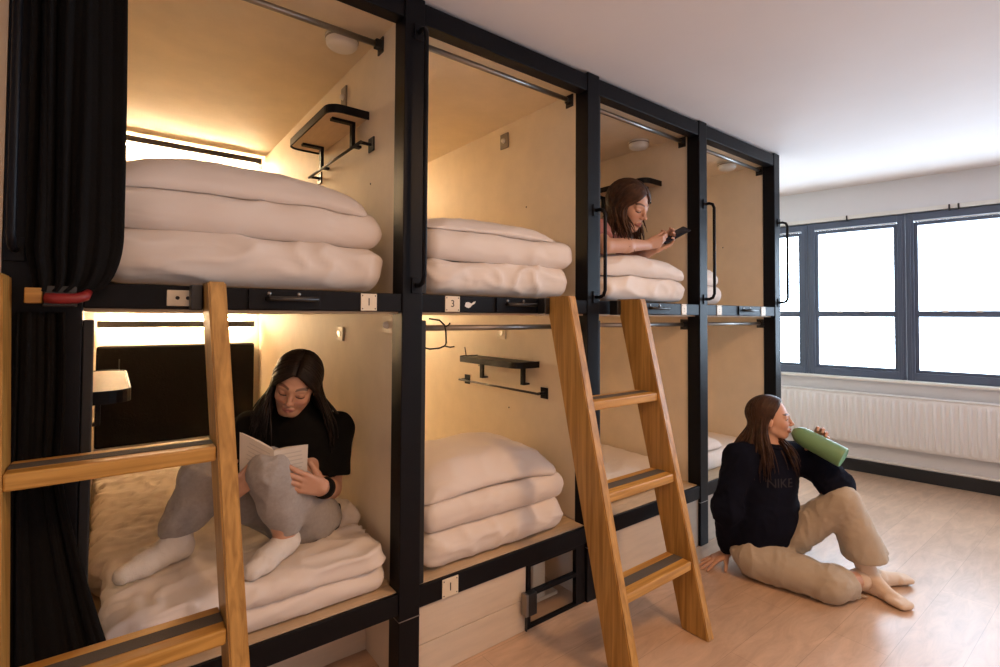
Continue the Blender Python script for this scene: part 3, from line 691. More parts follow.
        for a in range(8):
            for b in range(a + 1, 8):
                if sum(abs(cs[a][q] - cs[b][q]) for q in range(3)) != 1: continue
                va, vb = vals[:, a], vals[:, b]; m = (va < 0) != (vb < 0)
                t = np.where(m, va / np.where(m, va - vb, 1), 0)
                ca, cb = np.array(cs[a], float), np.array(cs[b], float)
                p = ca + (cb - ca) * t[:, None]; acc += np.where(m[:, None], p, 0); num += m
        V = X0 + (X1 - X0) * (acc / num[:, None])
        order = np.argsort(lin); sl = lin[order]
        def find(ijk):
            l = (ijk[:, 0].astype(np.int64) * n[1] + ijk[:, 1]) * n[2] + ijk[:, 2]
            p = np.searchsorted(sl, l); return order[p]
        Q = []
        for a in range(3):
            b, c = (a + 1) % 3, (a + 2) % 3
            s0 = [slice(None)] * 3; s1 = [slice(None)] * 3; s0[a] = slice(0, -1); s1[a] = slice(1, None)
            A = S[tuple(s0)]; B = S[tuple(s1)]
            E = np.argwhere(A != B)
            E = E[(E[:, b] > 0) & (E[:, c] > 0) & (E[:, b] < n[b]) & (E[:, c] < n[c])]
            inside = A[E[:, 0], E[:, 1], E[:, 2]]
            q = []
            for db, dc in ((1, 1), (0, 1), (0, 0), (1, 0)):
                e = E.copy(); e[:, b] -= db; e[:, c] -= dc; q.append(find(e))
            q = np.stack(q, 1); q[~inside] = q[~inside][:, ::-1]; Q.append(q)
        return V, np.concatenate(Q)
    def smooth_mesh(self, it=1):
        V, Q = self.mesh()
        for _ in range(it):
            acc = np.zeros_like(V); c = np.zeros(len(V))
            for i in range(4):
                for j in (1, 3):
                    np.add.at(acc, Q[:, i], V[Q[:, (i + j) % 4]]); np.add.at(c, Q[:, i], 1)
            V = V * .5 + .5 * acc / np.maximum(c, 1)[:, None]
        return V, Q

def link_mesh(name, V, Q, m, parent=None, color=None):
    me = bpy.data.meshes.new(name)
    off = np.array(parent.location) if parent is not None else np.zeros(3)
    me.vertices.add(len(V)); me.vertices.foreach_set('co', (V - off).astype(np.float32).ravel())
    me.loops.add(Q.size); me.loops.foreach_set('vertex_index', Q.astype(np.int32).ravel())
    me.polygons.add(len(Q)); me.polygons.foreach_set('loop_start', (np.arange(len(Q)) * 4).astype(np.int32))
    me.update(calc_edges=True); me.validate()
    me.polygons.foreach_set('use_smooth', np.ones(len(me.polygons), bool))
    if color is not None:
        ca = me.color_attributes.new('Col', 'FLOAT_COLOR', 'POINT'); ca.data.foreach_set('color', np.concatenate([color, np.ones((len(color), 1))], 1).astype(np.float32).ravel())
    me.materials.append(m)
    o = bpy.data.objects.new(name, me); COL.objects.link(o)
    if parent is not None: o.parent = parent
    return o

def head_frame(face, up=(0, 0, 1), roll=0.):
    f = nrm(face); r = nrm(np.cross(f, up)); u = np.cross(r, f)
    if roll: r, u = r * math.cos(roll) + u * math.sin(roll), u * math.cos(roll) - r * math.sin(roll)
    return np.stack([r, f, u], 1)
def add_head(S, c, Mh, sc):
    W = lambda *p: np.asarray(c) + Mh @ (np.array(p, float) * sc)
    k = sc
    S.ell(W(0, -.014, .028), np.array((.0735, .094, .084)) * k, Mh, .01 * k)
    S.ell(W(0, .030, -.030), np.array((.059, .056, .078)) * k, Mh, .03 * k)
    S.cone(W(0, .058, -.092), W(0, .066, -.090), .017 * k, .015 * k, .028 * k)
    for s in (-1, 1):
        S.cone(W(s * .046, .002, -.060), W(s * .020, .056, -.096), .016 * k, .012 * k, .022 * k)
        S.ell(W(s * .036, .060, -.028), np.array((.019, .017, .018)) * k, Mh, .022 * k)
        S.cone(W(s * .010, .083, .017), W(s * .044, .070, .017), .008 * k, .008 * k, .014 * k)
        S.ell(W(s * .031, .093, -.004), np.array((.017, .012, .011)) * k, Mh, .010 * k, 1)
        S.ell(W(s * .031, .071, -.004), np.array((.0135, .0135, .0125)) * k, Mh, .003 * k)
        S.cone(W(s * .018, .081, .004), W(s * .044, .074, .003), .0042 * k, .0036 * k, .006 * k)   # upper lid fold
        S.ell(W(s * .0735, -.008, -.012), np.array((.009, .018, .030)) * k, Mh, .006 * k)
    S.cone(W(0, .083, .010), W(0, .103, -.028), .0065 * k, .0085 * k, .010 * k)
    S.ell(W(0, .104, -.031), np.array((.0095, .0095, .0085)) * k, Mh, .006 * k)
    for s in (-1, 1):
        S.ell(W(s * .011, .094, -.036), np.array((.0065, .009, .006)) * k, Mh, .005 * k)
        S.cone(W(s * .018, .082, -.0635), W(0, .091, -.0595), .0045 * k, .0055 * k, .006 * k)
        S.cone(W(s * .016, .082, -.068), W(0, .089, -.0715), .0045 * k, .0062 * k, .006 * k)
    S.cone(W(-.019, .094, -.0655), W(.019, .094, -.0655), .0022 * k, .0022 * k, .003 * k, mode=1)
    return W
def paint_head(V, col, c, Mh, sc, eyes):
    p = (V - np.asarray(c)) @ Mh / sc; x, y, z = p.T; ax = np.abs(x); fr = y > .045
    def mix(m, cc, a=1.):
        m = np.clip(m, 0, 1)[:, None] * a * fr[:, None]; col[:] = col * (1 - m) + np.array(cc) * m
    near = (np.abs(z) < .16) & (ax < .1) & (y < .14)
    fr = fr & near
    mix(np.exp(-(((ax - .038) / .02) ** 2 + ((z + .033) / .018) ** 2)), (.62, .26, .18), .45)
    lip = np.clip((1 - (ax / .026) ** 2) * 1.6, 0, 1) * np.clip(1.6 - (np.abs(z + .0655 - .002 * np.cos(ax * 200)) / .0095) ** 2 * 1.6, 0, 1)
    mix(lip, (.34, .10, .085), .85)
    bz = .021 + .006 * np.sin((ax - .012) / .038 * PI * .8)
    mix(np.clip(1.5 - (np.abs(z - bz) / .0042) ** 2, 0, 1) * (ax > .012) * (ax < .052), (.05, .025, .016), .85)
    ex, ez = (ax - .031) / .0145, (z + .005) / .0062
    if eyes == 'open':
        e = np.clip((1 - ex ** 2 - ez ** 2) * 3, 0, 1); mix(e, (.62, .56, .52))
        mix(np.clip(2 - (((x - np.sign(x) * .031) ** 2 + (z + .004) ** 2) / .0055 ** 2) * 1.5, 0, 1) * (e > .2), (.03, .015, .01))
        mix(np.clip(1.6 - (np.abs(z + .005 - .0062 * np.sqrt(np.clip(1 - ex ** 2, 0, 1))) / .0022) ** 2, 0, 1) * (np.abs(ex) < 1.1), (.02, .01, .008), .9)
    else:   # lowered lids: lash line along the lower edge
        mix(np.clip(1 - ex ** 2 - (ez / 1.4) ** 2, 0, 1), (.44, .21, .14), .7)
        mix(np.clip(1.7 - (np.abs(z + .0065 + .0045 * np.sqrt(np.clip(1 - ex ** 2, 0, 1))) / .0024) ** 2, 0, 1) * (np.abs(ex) < 1.05), (.025, .012, .008), .95)
    mix(np.clip(1.4 - ((ax - .006) ** 2 + (z + .0405) ** 2) / .0032 ** 2, 0, 1) * (y > .085), (.12, .04, .03), .8)

def add_hand(S, w, d, n, t, sc, curls, thumb=(.5, .55), spread=.05, kk=.010, th=(.62, .72)):
    """w wrist, d to the knuckles, n out of the palm, t thumb side"""
    d = nrm(d); n = nrm(np.asarray(n) - d * (np.asarray(n) @ d)); t = nrm(np.asarray(t) - d * (np.asarray(t) @ d) - n * (np.asarray(t) @ n))
    w = np.asarray(w, float)
    offs = (.028, .0095, -.009, -.026); ml = (.086, .089, .084, .075)
    ph = ((.040, .025, .020), (.045, .029, .021), (.041, .027, .021), (.032, .020, .018))
    tips = []
    for i in range(4):
        kn = w + (d * ml[i] + t * offs[i]) * sc
        S.cone(w + t * offs[i] * .55 * sc, kn, .0165 * sc, .0108 * sc, kk * sc, (n, 1.18))
        dd = nrm(d + t * (1.5 - i) * spread); p = kn; r = (.0092, .0084, .0074, .0060) if i < 3 else (.0080, .0072, .0064, .0054)
        for j in range(3):
            a = curls[i][j]; dd = dd * math.cos(a) + n * math.sin(a); nn = nrm(n - dd * (n @ dd)) if j == 9 else n
            n_loc = np.cross(dd, t); n_loc = nrm(n_loc) * (1 if n_loc @ n >= 0 else -1)
            q = p + dd * ph[i][j] * sc; S.cone(p, q, r[j] * sc, r[j + 1] * sc, .003 * sc); p = q
            # keep rotating in the finger's own plane
            if j < 2:
                a2 = curls[i][j + 1]; perp = nrm(np.cross(t, dd)); perp = perp if perp @ (n * math.cos(sum(curls[i][:j + 1])) - d * math.sin(sum(curls[i][:j + 1]))) > 0 else -perp
                dn = dd * math.cos(a2) + perp * math.sin(a2)
                # neutralise the generic rotation next loop
                dd = dn; curls = [list(c) for c in curls]; curls[i][j + 1] = 0.0
        tips.append(p)
    b = w + (d * .022 + t * .020 + n * .006) * sc; dd = nrm(d * th[0] + t * th[1] + n * thumb[0])
    p1 = b + dd * .042 * sc; S.cone(b, p1, .0155 * sc, .0112 * sc, .010 * sc)
    dd = nrm(dd + d * thumb[1] * .6 + n * thumb[1] * .5); p2 = p1 + dd * .031 * sc; S.cone(p1, p2, .0105 * sc, .0092 * sc, .004 * sc)
    dd = nrm(dd + d * thumb[1] * .4 + n * thumb[1] * .4 - t * .15); p3 = p2 + dd * .025 * sc; S.cone(p2, p3, .0092 * sc, .0070 * sc, .003 * sc)
    return tips

def hair(name, c, Mh, sc, tips, m, parent, n=110, part=0., seed=0, phi=(60, 176), thick=.0085, wave=.006, vol=1.0, elB=(-8, -30), front=58, cap=.50):
    """locks from the parting over the skull, then down to the tips; tips[side] = [(t, world point), ...] with t 0 = by the face, 1 = nape"""
    rg = np.random.default_rng(seed); mb = MB(); R = np.array((.079, .101, .0905)) * vol; C0 = np.array((0, -.014, .028)); c = np.asarray(c)
    for s in (-1, 1):
        tt = [q[0] for q in tips[s]]; tp = np.array([q[1] for q in tips[s]], float)
        for q in range(n):
            t = (q + rg.uniform(0, 1)) / n
            thA = math.radians(front - (front + 60) * t); A = np.array((part + s * .02, math.sin(thA), math.cos(thA)))
            ph = math.radians(phi[0] + (phi[1] - phi[0]) * t ** .9); el = math.radians(elB[0] + (elB[1] - elB[0]) * t + rg.uniform(-8, 8))
            B = np.array((s * math.sin(ph) * math.cos(el), math.cos(ph) * math.cos(el), math.sin(el)))
            A = nrm(A); B = nrm(B); om = math.acos(np.clip(A @ B, -1, 1)); lay = rg.uniform(-.03, .05)
            pts = []
            for i in range(9):
                u_ = i / 8; dd = (math.sin((1 - u_) * om) * A + math.sin(u_ * om) * B) / math.sin(om)
                pts.append(c + Mh @ ((C0 + dd * R * (1 + lay * u_)) * sc))
            tip = np.array([np.interp(t, tt, tp[:, a]) for a in range(3)]) + rg.normal(0, .012, 3) * sc + np.array((0, 0, rg.uniform(-.02, .05) * sc))
            e = pts[-1]; tg = nrm(pts[-1] - pts[-2]); L = np.linalg.norm(tip - e)
            c1 = e + nrm(tg + np.array((0, 0, -.4))) * L * .35; c2 = tip + np.array((0, 0, 1)) * L * .35 + (c1 - tip) * .08
            wp = rg.uniform(0, 6)
            for i in range(1, 13):
                u_ = i / 12; b = (1 - u_) ** 3 * e + 3 * (1 - u_) ** 2 * u_ * c1 + 3 * (1 - u_) * u_ ** 2 * c2 + u_ ** 3 * tip
                b = b + Mh @ np.array((math.sin(wp + u_ * 5), math.cos(wp * 1.3 + u_ * 4), 0)) * wave * u_ * sc
                pts.append(b)
            N_ = len(pts); rr = [thick * sc * (.55 + .45 * min(1, i / 4)) * (1 if i < N_ - 8 else max(.14, (N_ - 1 - i) / 7.5)) * 1.0 for i in range(N_)]
            mb.tube(pts, rr, 6)
    # scalp cap under the locks
    V = []; F = []; a_, b_ = 40, 26
    for i in range(b_ + 1):
        for j in range(a_):
            th = PI * .70 * i / b_; az = 2 * PI * j / a_
            lim = 1.0 if math.cos(az) < .1 else 1 - cap * min(1, (math.cos(az) - .1) / .55)
            th *= lim; d = np.array((math.sin(th) * math.sin(az), math.sin(th) * math.cos(az), math.cos(th)))
            V.append(c + Mh @ ((C0 + d * R * .985) * sc))
    for i in range(b_):
        for j in range(a_): F.append((i * a_ + j, i * a_ + (j + 1) % a_, (i + 1) * a_ + (j + 1) % a_, (i + 1) * a_ + j))
    mb.add(V, F, True)
    return mb.build(name, m, parent)

SKIN = np.array((.56, .31, .205))
def finish_body(S, person, heads):
    V, Q = S.smooth_mesh(1); col = np.tile(SKIN, (len(V), 1))
    for (c, Mh, sc, eyes) in heads: paint_head(V, col, c, Mh, sc, eyes)
    return link_mesh('body', V, Q, M['skin'], person, col)
def cloth(name, S, m, person, it=2):
    V, Q = S.smooth_mesh(it); return link_mesh(name, V, Q, M[m], person)
A_ = np.array

# ---- the woman sitting on the floor, drinking
def woman_floor():
    person = thing('person', 'person in navy sweatshirt and beige trousers sitting on the floor, drinking', 'person', (2.77, -.40, 0))
    pel = A_((2.77, -.34, .115)); chest = A_((2.765, -.375, .47)); nb = A_((2.775, -.395, .655))
    shR = A_((2.630, -.310, .605)); shL = A_((2.930, -.490, .600))
    elR = A_((2.578, -.262, .345)); wrR = A_((2.700, -.195, .062)); elL = A_((2.905, -.645, .492))
    hc = A_((2.773, -.393, .795)); Mh = head_frame((.42, -.91, .05), (0, 0, 1)); hs = .91
    W = lambda *p: hc + Mh @ (A_(p) * hs)
    lips = W(0, .098, -.066); bd = nrm((.07, -.90, -.37)); bm = lips + bd * .125
    away = nrm((.91, .41, 0)); bup = nrm(np.cross(np.cross(bd, (0, 0, 1)), bd)); 
    palm = bm + away * .056; hd = nrm(bup * .95 + bd * .1 + away * .1); wrL = palm - hd * .046 - bup * .008 + away * .012
    hipR = A_((2.69, -.36, .10)); hipL = A_((2.855, -.385, .11)); knR = A_((2.748, -.665, .082)); anR = A_((3.04, -.755, .058)); knL = A_((2.875, -.690, .425)); anL = A_((2.975, -.745, .085))
    S = SDF((2.38, -1.05, -.02), (3.40, -.05, .94), .0052, [((2.68, -.62, .66), (2.95, -.30, .93), .0026), ((2.84, -.70, .52), (3.06, -.44, .76), .0026), ((2.46, -.30, -.02), (2.66, -.10, .10), .0026)])
    add_head(S, hc, Mh, hs)
    S.chain([W(0, -.028, -.045), W(0, -.032, -.10), nb + A_((0, .01, -.01))], [.046, .045, .056], .02)
    S.chain([nb - A_((0, 0, .03)), chest, pel + A_((0, 0, .15)), pel], [.06, .105, .095, .10], .03)
    for a, b, c_, w_ in ((shR, elR, wrR, 0), (shL, elL, wrL, 0)): S.chain([nb - A_((0, 0, .05)), a, b, c_], [.05, .045, .034, .022], .012)
    S.chain([pel, hipR, knR, anR], [.08, .07, .048, .032], .015); S.chain([pel, hipL, knL, anL], [.08, .07, .050, .034], .015)
    # feet
    for an, heel, ball, toe in ((anL, A_((2.978, -.732, .035)), A_((2.955, -.845, .026)), A_((2.938, -.905, .018))), (anR, A_((3.010, -.742, .034)), A_((3.17, -.80, .030)), A_((3.235, -.832, .024)))):
        S.cone(an, heel, .030, .030, .012); S.cone(an + (ball - an) * .1, ball, .030, .021, .02); S.cone(heel, ball, .026, .022, .012)
        sd = nrm(np.cross(toe - ball, (0, 0, 1)))
        for q in range(5): S.cone(ball + sd * (q - 2) * .013, toe + sd * (q - 2) * .013 - (toe - ball) * .06 * abs(q - 1.5), .014, .0095, .006)
    add_hand(S, wrR, (-.82, .36, -.28), (0, 0, -1), (-.45, -.88, 0), .95, [(.12, -.02, .05), (.08, 0, .05), (.08, 0, .05), (.1, 0, .08)], (.15, .1), .16)
    add_hand(S, wrL, hd, -away, -bd, .97, [(.40, .95, .75), (.42, 1.0, .75), (.45, 1.0, .75), (.5, 1.0, .75)], (.75, .45), .05)
    S.F = np.maximum(S.F, -(S.ax[2][None, None, :] - .001)) if True else S.F
    finish_body(S, person, [(hc, Mh, hs, 'open')])
    # sweatshirt
    T = SDF((2.38, -.88, -.01), (3.16, -.10, .76), .0052)
    T.chain([nb - A_((0, -.005, .035)), chest + A_((0, 0, .04))], [.085, .140], .03, (nrm((-.48, -.87, 0)), 1.30))
    T.chain([chest + A_((0, 0, .04)), chest - A_((0, 0, .16)), pel + A_((0, .0, .085))], [.148, .150, .158], .03, (nrm((-.40, -.90, 0)), 1.22))
    for a, b, c_, ra in ((shR, elR, wrR + (elR - wrR) * .12, .075), (shL, elL, wrL + (elL - wrL) * .10, .075)):
        T.chain([nb - A_((0, 0, .055)), a - A_((0, 0, .012)), b, c_ + (b - c_) * .12], [.075, ra, .066, .046], .028)
        T.cone(c_ + (b - c_) * .14, c_, .040, .036, .006)
    T.ell(elL + A_((.0, .01, -.012)), (.070, .070, .060), None, .03)
    T.wrinkle(.0105, (13, 13, 7), 2.)
    T.cutcone(nb + A_((0, -.012, .020)), nrm((.02, -.15, 1)), .075, .10, .01)
    T.F = np.maximum(T.F, -(T.ax[2][None, None, :] - .004))
    shirt = cloth('sweatshirt', T, 'navy', person)
    # collar ring
    mb = MB(); cc = nb + A_((0, -.008, .006)); cr = []
    for q in range(40):
        a = 2 * PI * q / 40; cr.append(cc + A_((.064 * math.cos(a), .058 * math.sin(a), .010 * math.sin(a))))
    mb.tube(cr, .0075, 8, closed=True); mb.build('collar', M['navy'], person)
    # lettering on the chest, laid on the cloth
    ch = chest + A_((-.036, -.035, .018)); fd = nrm((-.50, -.86, .12)); rt = nrm(np.cross(fd, (0, 0, 1))); rt = rt if rt[0] > 0 else -rt; upv = np.cross(rt, fd); upv = upv if upv[2] > 0 else -upv
    tm = text_mb('NIKE', .062, ch + fd * .3, rt, upv, fd, .0005)
    b = bmesh.new(); Vt = np.concatenate(tm.v); vs = [b.verts.new(v) for v in Vt]
    for f in tm.f:
        try: b.faces.new([vs[i] for i in f])
        except ValueError: pass
    bmesh.ops.triangulate(b, faces=b.faces[:]); bmesh.ops.subdivide_edges(b, edges=[e for e in b.edges if e.calc_length() > .012], cuts=2, use_grid_fill=False); bmesh.ops.triangulate(b, faces=b.faces[:])
    bv = BVHTree.FromPolygons([(A_(v.co) + A_(person.location)).tolist() for v in shirt.data.vertices], [tuple(p.vertices) for p in shirt.data.polygons])
    for v in b.verts:
        d0 = (np.asarray(v.co) - ch - fd * .3) @ fd
        h = bv.ray_cast(Vector(v.co), Vector(-fd), 1.0)
        if h[0] is not None: v.co = h[0] + Vector(fd) * (.0022 + d0)
    MB().bm(b).build('lettering', M['nike'], shirt)
    # trousers
    T = SDF((2.50, -1.0, -.01), (3.30, -.12, .56), .0052)
    T.ell(pel + A_((0, 0, .0)), (.170, .135, .115), None, .03)
    T.chain([hipL + A_((0, 0, .01)), knL + A_((0, .012, .012)), anL + A_((-.005, .01, .085))], [.094, .068, .094], .024)
    T.chain([hipR + A_((0, 0, -.004)), knR + A_((0, 0, -.004)), anR + (knR - anR) * .12 + A_((-.01, -.005, .008))], [.100, .076, .066], .024)
    T.wrinkle(.0105, (15, 15, 5), 6.)
    T.cutcone(anL + A_((-.005, .0, .083)), nrm(A_((.12, -.06, -1))), .16, .14, .003)
    T.cutcone(anR + (knR - anR) * .12 + A_((0, 0, .014)), nrm(anR - knR), .14, .14, .003)
    e0 = anL + A_((-.005, .004, .10)); T.cone(e0, e0 + A_((.02, -.01, -.2)), .076, .084, .002, mode=1)
    e0 = anR + (knR - anR) * .20 + A_((-.01, 0, .016)); T.cone(e0, e0 + nrm(anR - knR) * .2, .040, .044, .002, mode=1)
    T.F = np.maximum(T.F, -(T.ax[2][None, None, :] - .003))
    cloth('trousers', T, 'beige', person)
    # thin beige socks
    for an, heel, ball, toe in ((anL, A_((2.978, -.732, .035)), A_((2.955, -.845, .026)), A_((2.938, -.905, .018))), (anR, A_((3.010, -.742, .034)), A_((3.17, -.80, .030)), A_((3.235, -.832, .024)))):
        T = SDF(np.minimum(np.minimum(an, heel), toe) - .17, np.maximum(np.maximum(an, heel), toe) + .17, .0038)
        T.cone(an + nrm((knL if an is anL else knR) - an) * .11, an, .048, .040, .01)
        T.cone(an, heel, .036, .035, .012); T.cone(an + (ball - an) * .1, ball, .035, .026, .02); T.cone(heel, ball, .031, .027, .012)
        sd = nrm(np.cross(toe - ball, (0, 0, 1)))
        for q in range(5): T.cone(ball + sd * (q - 2) * .0135, toe + sd * (q - 2) * .0135 - (toe - ball) * .06 * abs(q - 1.5), .0175, .0135, .009)
        T.wrinkle(.002, (20, 20, 20), 1.)
        T.F = np.maximum(T.F, -(T.ax[2][None, None, :] - .002))
        cloth('sock', T, 'sockb', person, 1)
    R_, F_ = Mh[:, 0], Mh[:, 1]
    # which local side is towards the camera (her right)
    near = 1 if (Mh @ A_((1, 0, 0))) @ A_((.61, .79, 0)) < 0 else -1
    LR, LT = A_((.41, -.91, 0)), A_((-.91, -.41, 0))   # sideways and towards the viewer's side of the room
    tp = lambda a, b, c_: hc + LR * a + LT * b + A_((0, 0, c_))
    tips = {near: [(0, tp(.015, .135, -.255)), (.2, tp(-.02, .135, -.27)), (.4, tp(-.07, .12, -.265)), (.65, tp(-.14, .08, -.235)), (1, tp(-.20, .03, -.22))],
            -near: [(0, tp(.105, .085, -.235)), (.25, tp(.115, .04, -.235)), (.5, tp(.06, -.08, -.20)), (1, tp(-.15, -.04, -.21))]}
    hair('hair', hc, Mh, hs, tips, M['hair_mid'], person, n=115, seed=2, phi=(84, 176), vol=1.06, front=36, cap=.64)
    # the bottle
    t = thing('water_bottle', 'green frosted bottle raised to the lips of the person on the floor', 'bottle', tuple(bm))
    p0 = lips + bd * .006; Lb = .232
    mb = MB(); mb.lathe([(0, 0), (.016, 0), (.020, .004), (.026, .010), (.037, .022), (.0435, .042), (.046, .08), (.0485, Lb - .012), (.0485, Lb - .004), (.046, Lb)], p0, bd, 40); mb.build('bottle_body', M['green'], t)
    mb = MB(); mb.lathe([(.0458, Lb), (.044, Lb + .002), (.040, Lb - .002), (0, Lb - .006)], p0, bd, 40); mb.build('bottle_base', M['greenb'], t)
woman_floor()

# ---- the woman reading in the lower bunk
def woman_reading():
    person = thing('person', 'person in black shirt and grey joggers reading a book in the lower bunk', 'person', (.66, .34, .5))
    pel = A_((.680, .335, .575)); chest = A_((.672, .370, .775)); nb = A_((.650, .365, .940))
    shL = A_((.790, .325, .880)); shR = A_((.510, .425, .900))
    elL = A_((.768, .310, .648)); wrL = A_((.668, .118, .722)); elR = A_((.43, .36, .70)); wrR = A_((.392, .170, .735))
    hc = A_((.632, .300, 1.056)); Mh = head_frame((-.42, -.80, -.36), (.24, -.07, 1)); hs = .95
    W = lambda *p: hc + Mh @ (A_(p) * hs)
    hipL = A_((.690, .285, .572)); hipR = A_((.61, .39, .575)); knL = A_((.492, .125, .805)); anL = A_((.570, .165, .562)); knR = A_((.332, .335, .755)); anR = A_((.280, .335, .575))
    S = SDF((.05, -.02, .45), (.91, .62, 1.20), .0050, [((.53, .17, .94), (.74, .44, 1.19), .0024), ((.54, .05, .70), (.70, .17, .83), .0026), ((.36, .06, .74), (.50, .2, .9), .0030)])
    add_head(S, hc, Mh, hs)
    S.chain([W(0, -.030, -.045), W(0, -.035, -.10), nb], [.047, .045, .056], .02)
    S.chain([nb - A_((0, 0, .04)), chest, pel + A_((0, 0, .03))], [.06, .10, .10], .03)
    for a, b, c_ in ((shL, elL, wrL), (shR, elR, wrR)): S.chain([nb - A_((0, 0, .05)), a, b, (b + c_) / 2, c_], [.05, .045, .036, .034, .023], .012)
    S.chain([pel, hipL, knL, anL], [.08, .07, .045, .033], .015); S.chain([pel, hipR, knR, anR], [.08, .07, .045, .033], .015)
    feet = ((anL, A_((.578, .185, .542)), A_((.490, .105, .535)), A_((.447, .070, .530))), (anR, A_((.292, .352, .542)), A_((.190, .288, .540)), A_((.138, .255, .536))))
    for an, heel, ball, toe in feet:
        S.cone(an, heel, .030, .028, .012); S.cone(an, ball, .030, .02, .02); S.cone(heel, ball, .024, .02, .012); S.cone(ball, toe, .022, .014, .01)
    add_hand(S, wrL, (-.82, -.22, .42), (.20, .95, .10), (.42, -.1, .86), .95, [(.20, .30, .2), (.15, .28, .2), (.15, .28, .2), (.18, .3, .2)], (1.3, .5), .04)
    add_hand(S, wrR, (.50, -.42, .55), (.2, .95, .1), (-.6, .0, .8), .90, [(.25, .3, .2)] * 4, (1.3, .5), .04)
    finish_body(S, person, [(hc, Mh, hs, 'down')])
    # black T-shirt with a short stand collar
    T = SDF((.36, .13, .50), (.925, .60, 1.02), .0048)
    fdir = nrm((-.33, -.94, 0))
    T.chain([nb - A_((0, 0, .03)), chest + A_((0, 0, .05)), chest - A_((0, 0, .10)), pel - A_((0, 0, .02))], [.078, .130, .126, .128], .03, (fdir, 1.32))
    for a, b, f in ((shL, elL, .74), (shR, elR, .80)):
        e = a + (b - a) * f; T.chain([nb - A_((0, 0, .055)), a - A_((0, 0, .016)), e], [.062, .062, .062], .026); T.cutcone(e + (b - a) * .02, b - a, .10, .12, .004)
    T.cone(nb - A_((0, 0, .01)), W(0, -.030, -.105), .064, .058, .012); T.cutcone(W(0, -.03, -.098), nrm(W(0, -.03, -.05) - nb), .09, .10, .004)
    T.wrinkle(.007, (14, 14, 8), 4.)
    cloth('shirt', T, 'blacktee', person)
    T = SDF((.18, .04, .50), (.92, .56, .90), .0048)
    T.ell(pel - A_((0, 0, .025)), (.130, .130, .085), None, .03)
    T.chain([hipL, (hipL + knL) / 2 + A_((.01, .01, -.005)), knL + A_((.008, .008, .004)), (knL + anL) / 2 + A_((.012, .01, 0)), anL + A_((0, .003, .055))], [.086, .080, .062, .060, .052], .024)
    T.chain([hipR, (hipR + knR) / 2, knR + A_((.008, .006, .004)), (knR + anR) / 2 + A_((.012, .008, 0)), anR + A_((0, .003, .050))], [.084, .078, .062, .062, .054], .024)
    for an in (anL, anR): T.cone(an + A_((0, .003, .045)), an + A_((-.002, .0, .022)), .046, .043, .006)
    T.wrinkle(.0085, (13, 13, 9), 8.)
    T.cutcone(anL + A_((0, 0, .020)), (0, 0, -1), .06, .05, .002); T.cutcone(anR + A_((0, 0, .020)), (0, 0, -1), .06, .05, .002)
    cloth('joggers', T, 'grey', person)
    for q, (an, heel, ball, toe) in enumerate(feet):
        T = SDF(np.minimum(np.minimum(an, heel), toe) - .07, np.maximum(np.maximum(an, heel), toe) + .08, .0034)
        T.cone(an + A_((0, 0, -.008 if q == 0 else .03)), heel, .0375, .036, .012); T.cone(an - A_((0, 0, .006)), ball, .036, .031, .024); T.cone(heel, ball, .036, .034, .014); T.cone(ball, toe, .035, .026, .012)
        T.wrinkle(.003, (22, 22, 22), 2.)
        cloth('sock', T, 'sock', person, 1)
    mb = MB(); d = nrm(elL - wrL); mb.lathe([(.0245, 0), (.0320, .003), (.0350, .02), (.0370, .058), (.0350, .072), (.028, .075)], wrL + d * .012, d, 28); mb.build('wristband', M['blacktee'], person)
    right = 1 if Mh[0, 0] > 0 else -1
    tips = {right: [(0, hc + A_((.115, -.045, -.235))), (.35, hc + A_((.15, -.02, -.25))), (.7, hc + A_((.17, .03, -.25))), (1, hc + A_((.10, .09, -.24)))],
            -right: [(0, hc + A_((-.105, -.02, -.165))), (.35, hc + A_((-.135, .02, -.165))), (.7, hc + A_((-.09, .09, -.19))), (1, hc + A_((.02, .12, -.22)))]}
    hair('hair', hc, Mh, hs, tips, M['hair_dark'], person, n=115, seed=5, phi=(54, 176), vol=1.03)
    # the book
    t = thing('open_book', 'open paperback with pale cover held above the knees of the reading person', 'book', (.51, .10, .84))
    sp = A_((.508, .085, .878)); dn = nrm((.05, .22, -.97)) * .165
    for s, ev in ((-1, A_((-.093, .030, .064))), (1, A_((.113, .032, -.004)))):
        nv = nrm(np.cross(ev, dn)); nv = nv if nv[1] > 0 else -nv
        mb = MB(); mb.prism([sp, sp + ev, sp + ev + dn, sp + dn], nv * .0014); mb.build('book_cover', M['cover'], t)
        pg = MB(); e1 = ev * .965; o = dn * .015
        poly = [sp + nv * .0016 + o + ev * .01, sp + e1 + nv * .0016 + o, sp + e1 * .99 + nv * .008 + o, sp + ev * .45 + nv * .016 + o, sp + ev * .10 + nv * .013 + o]
        pg.prism(poly, dn * .97); pg.build('page_block', M['paper'], t)
        ln = MB(); rg = random.Random(4 + s)
        for q in range(9):
            a, b = .12, .12 + rg.uniform(.55, .76); z = .10 + q * .085
            p = [sp + ev * a + dn * z, sp + ev * b + dn * z, sp + ev * b + dn * (z + .022), sp + ev * a + dn * (z + .022)]
            ln.prism([v - nv * .0002 for v in p], -nv * .0003)
        ln.build('print_lines', M['greyink'], t)
woman_reading()

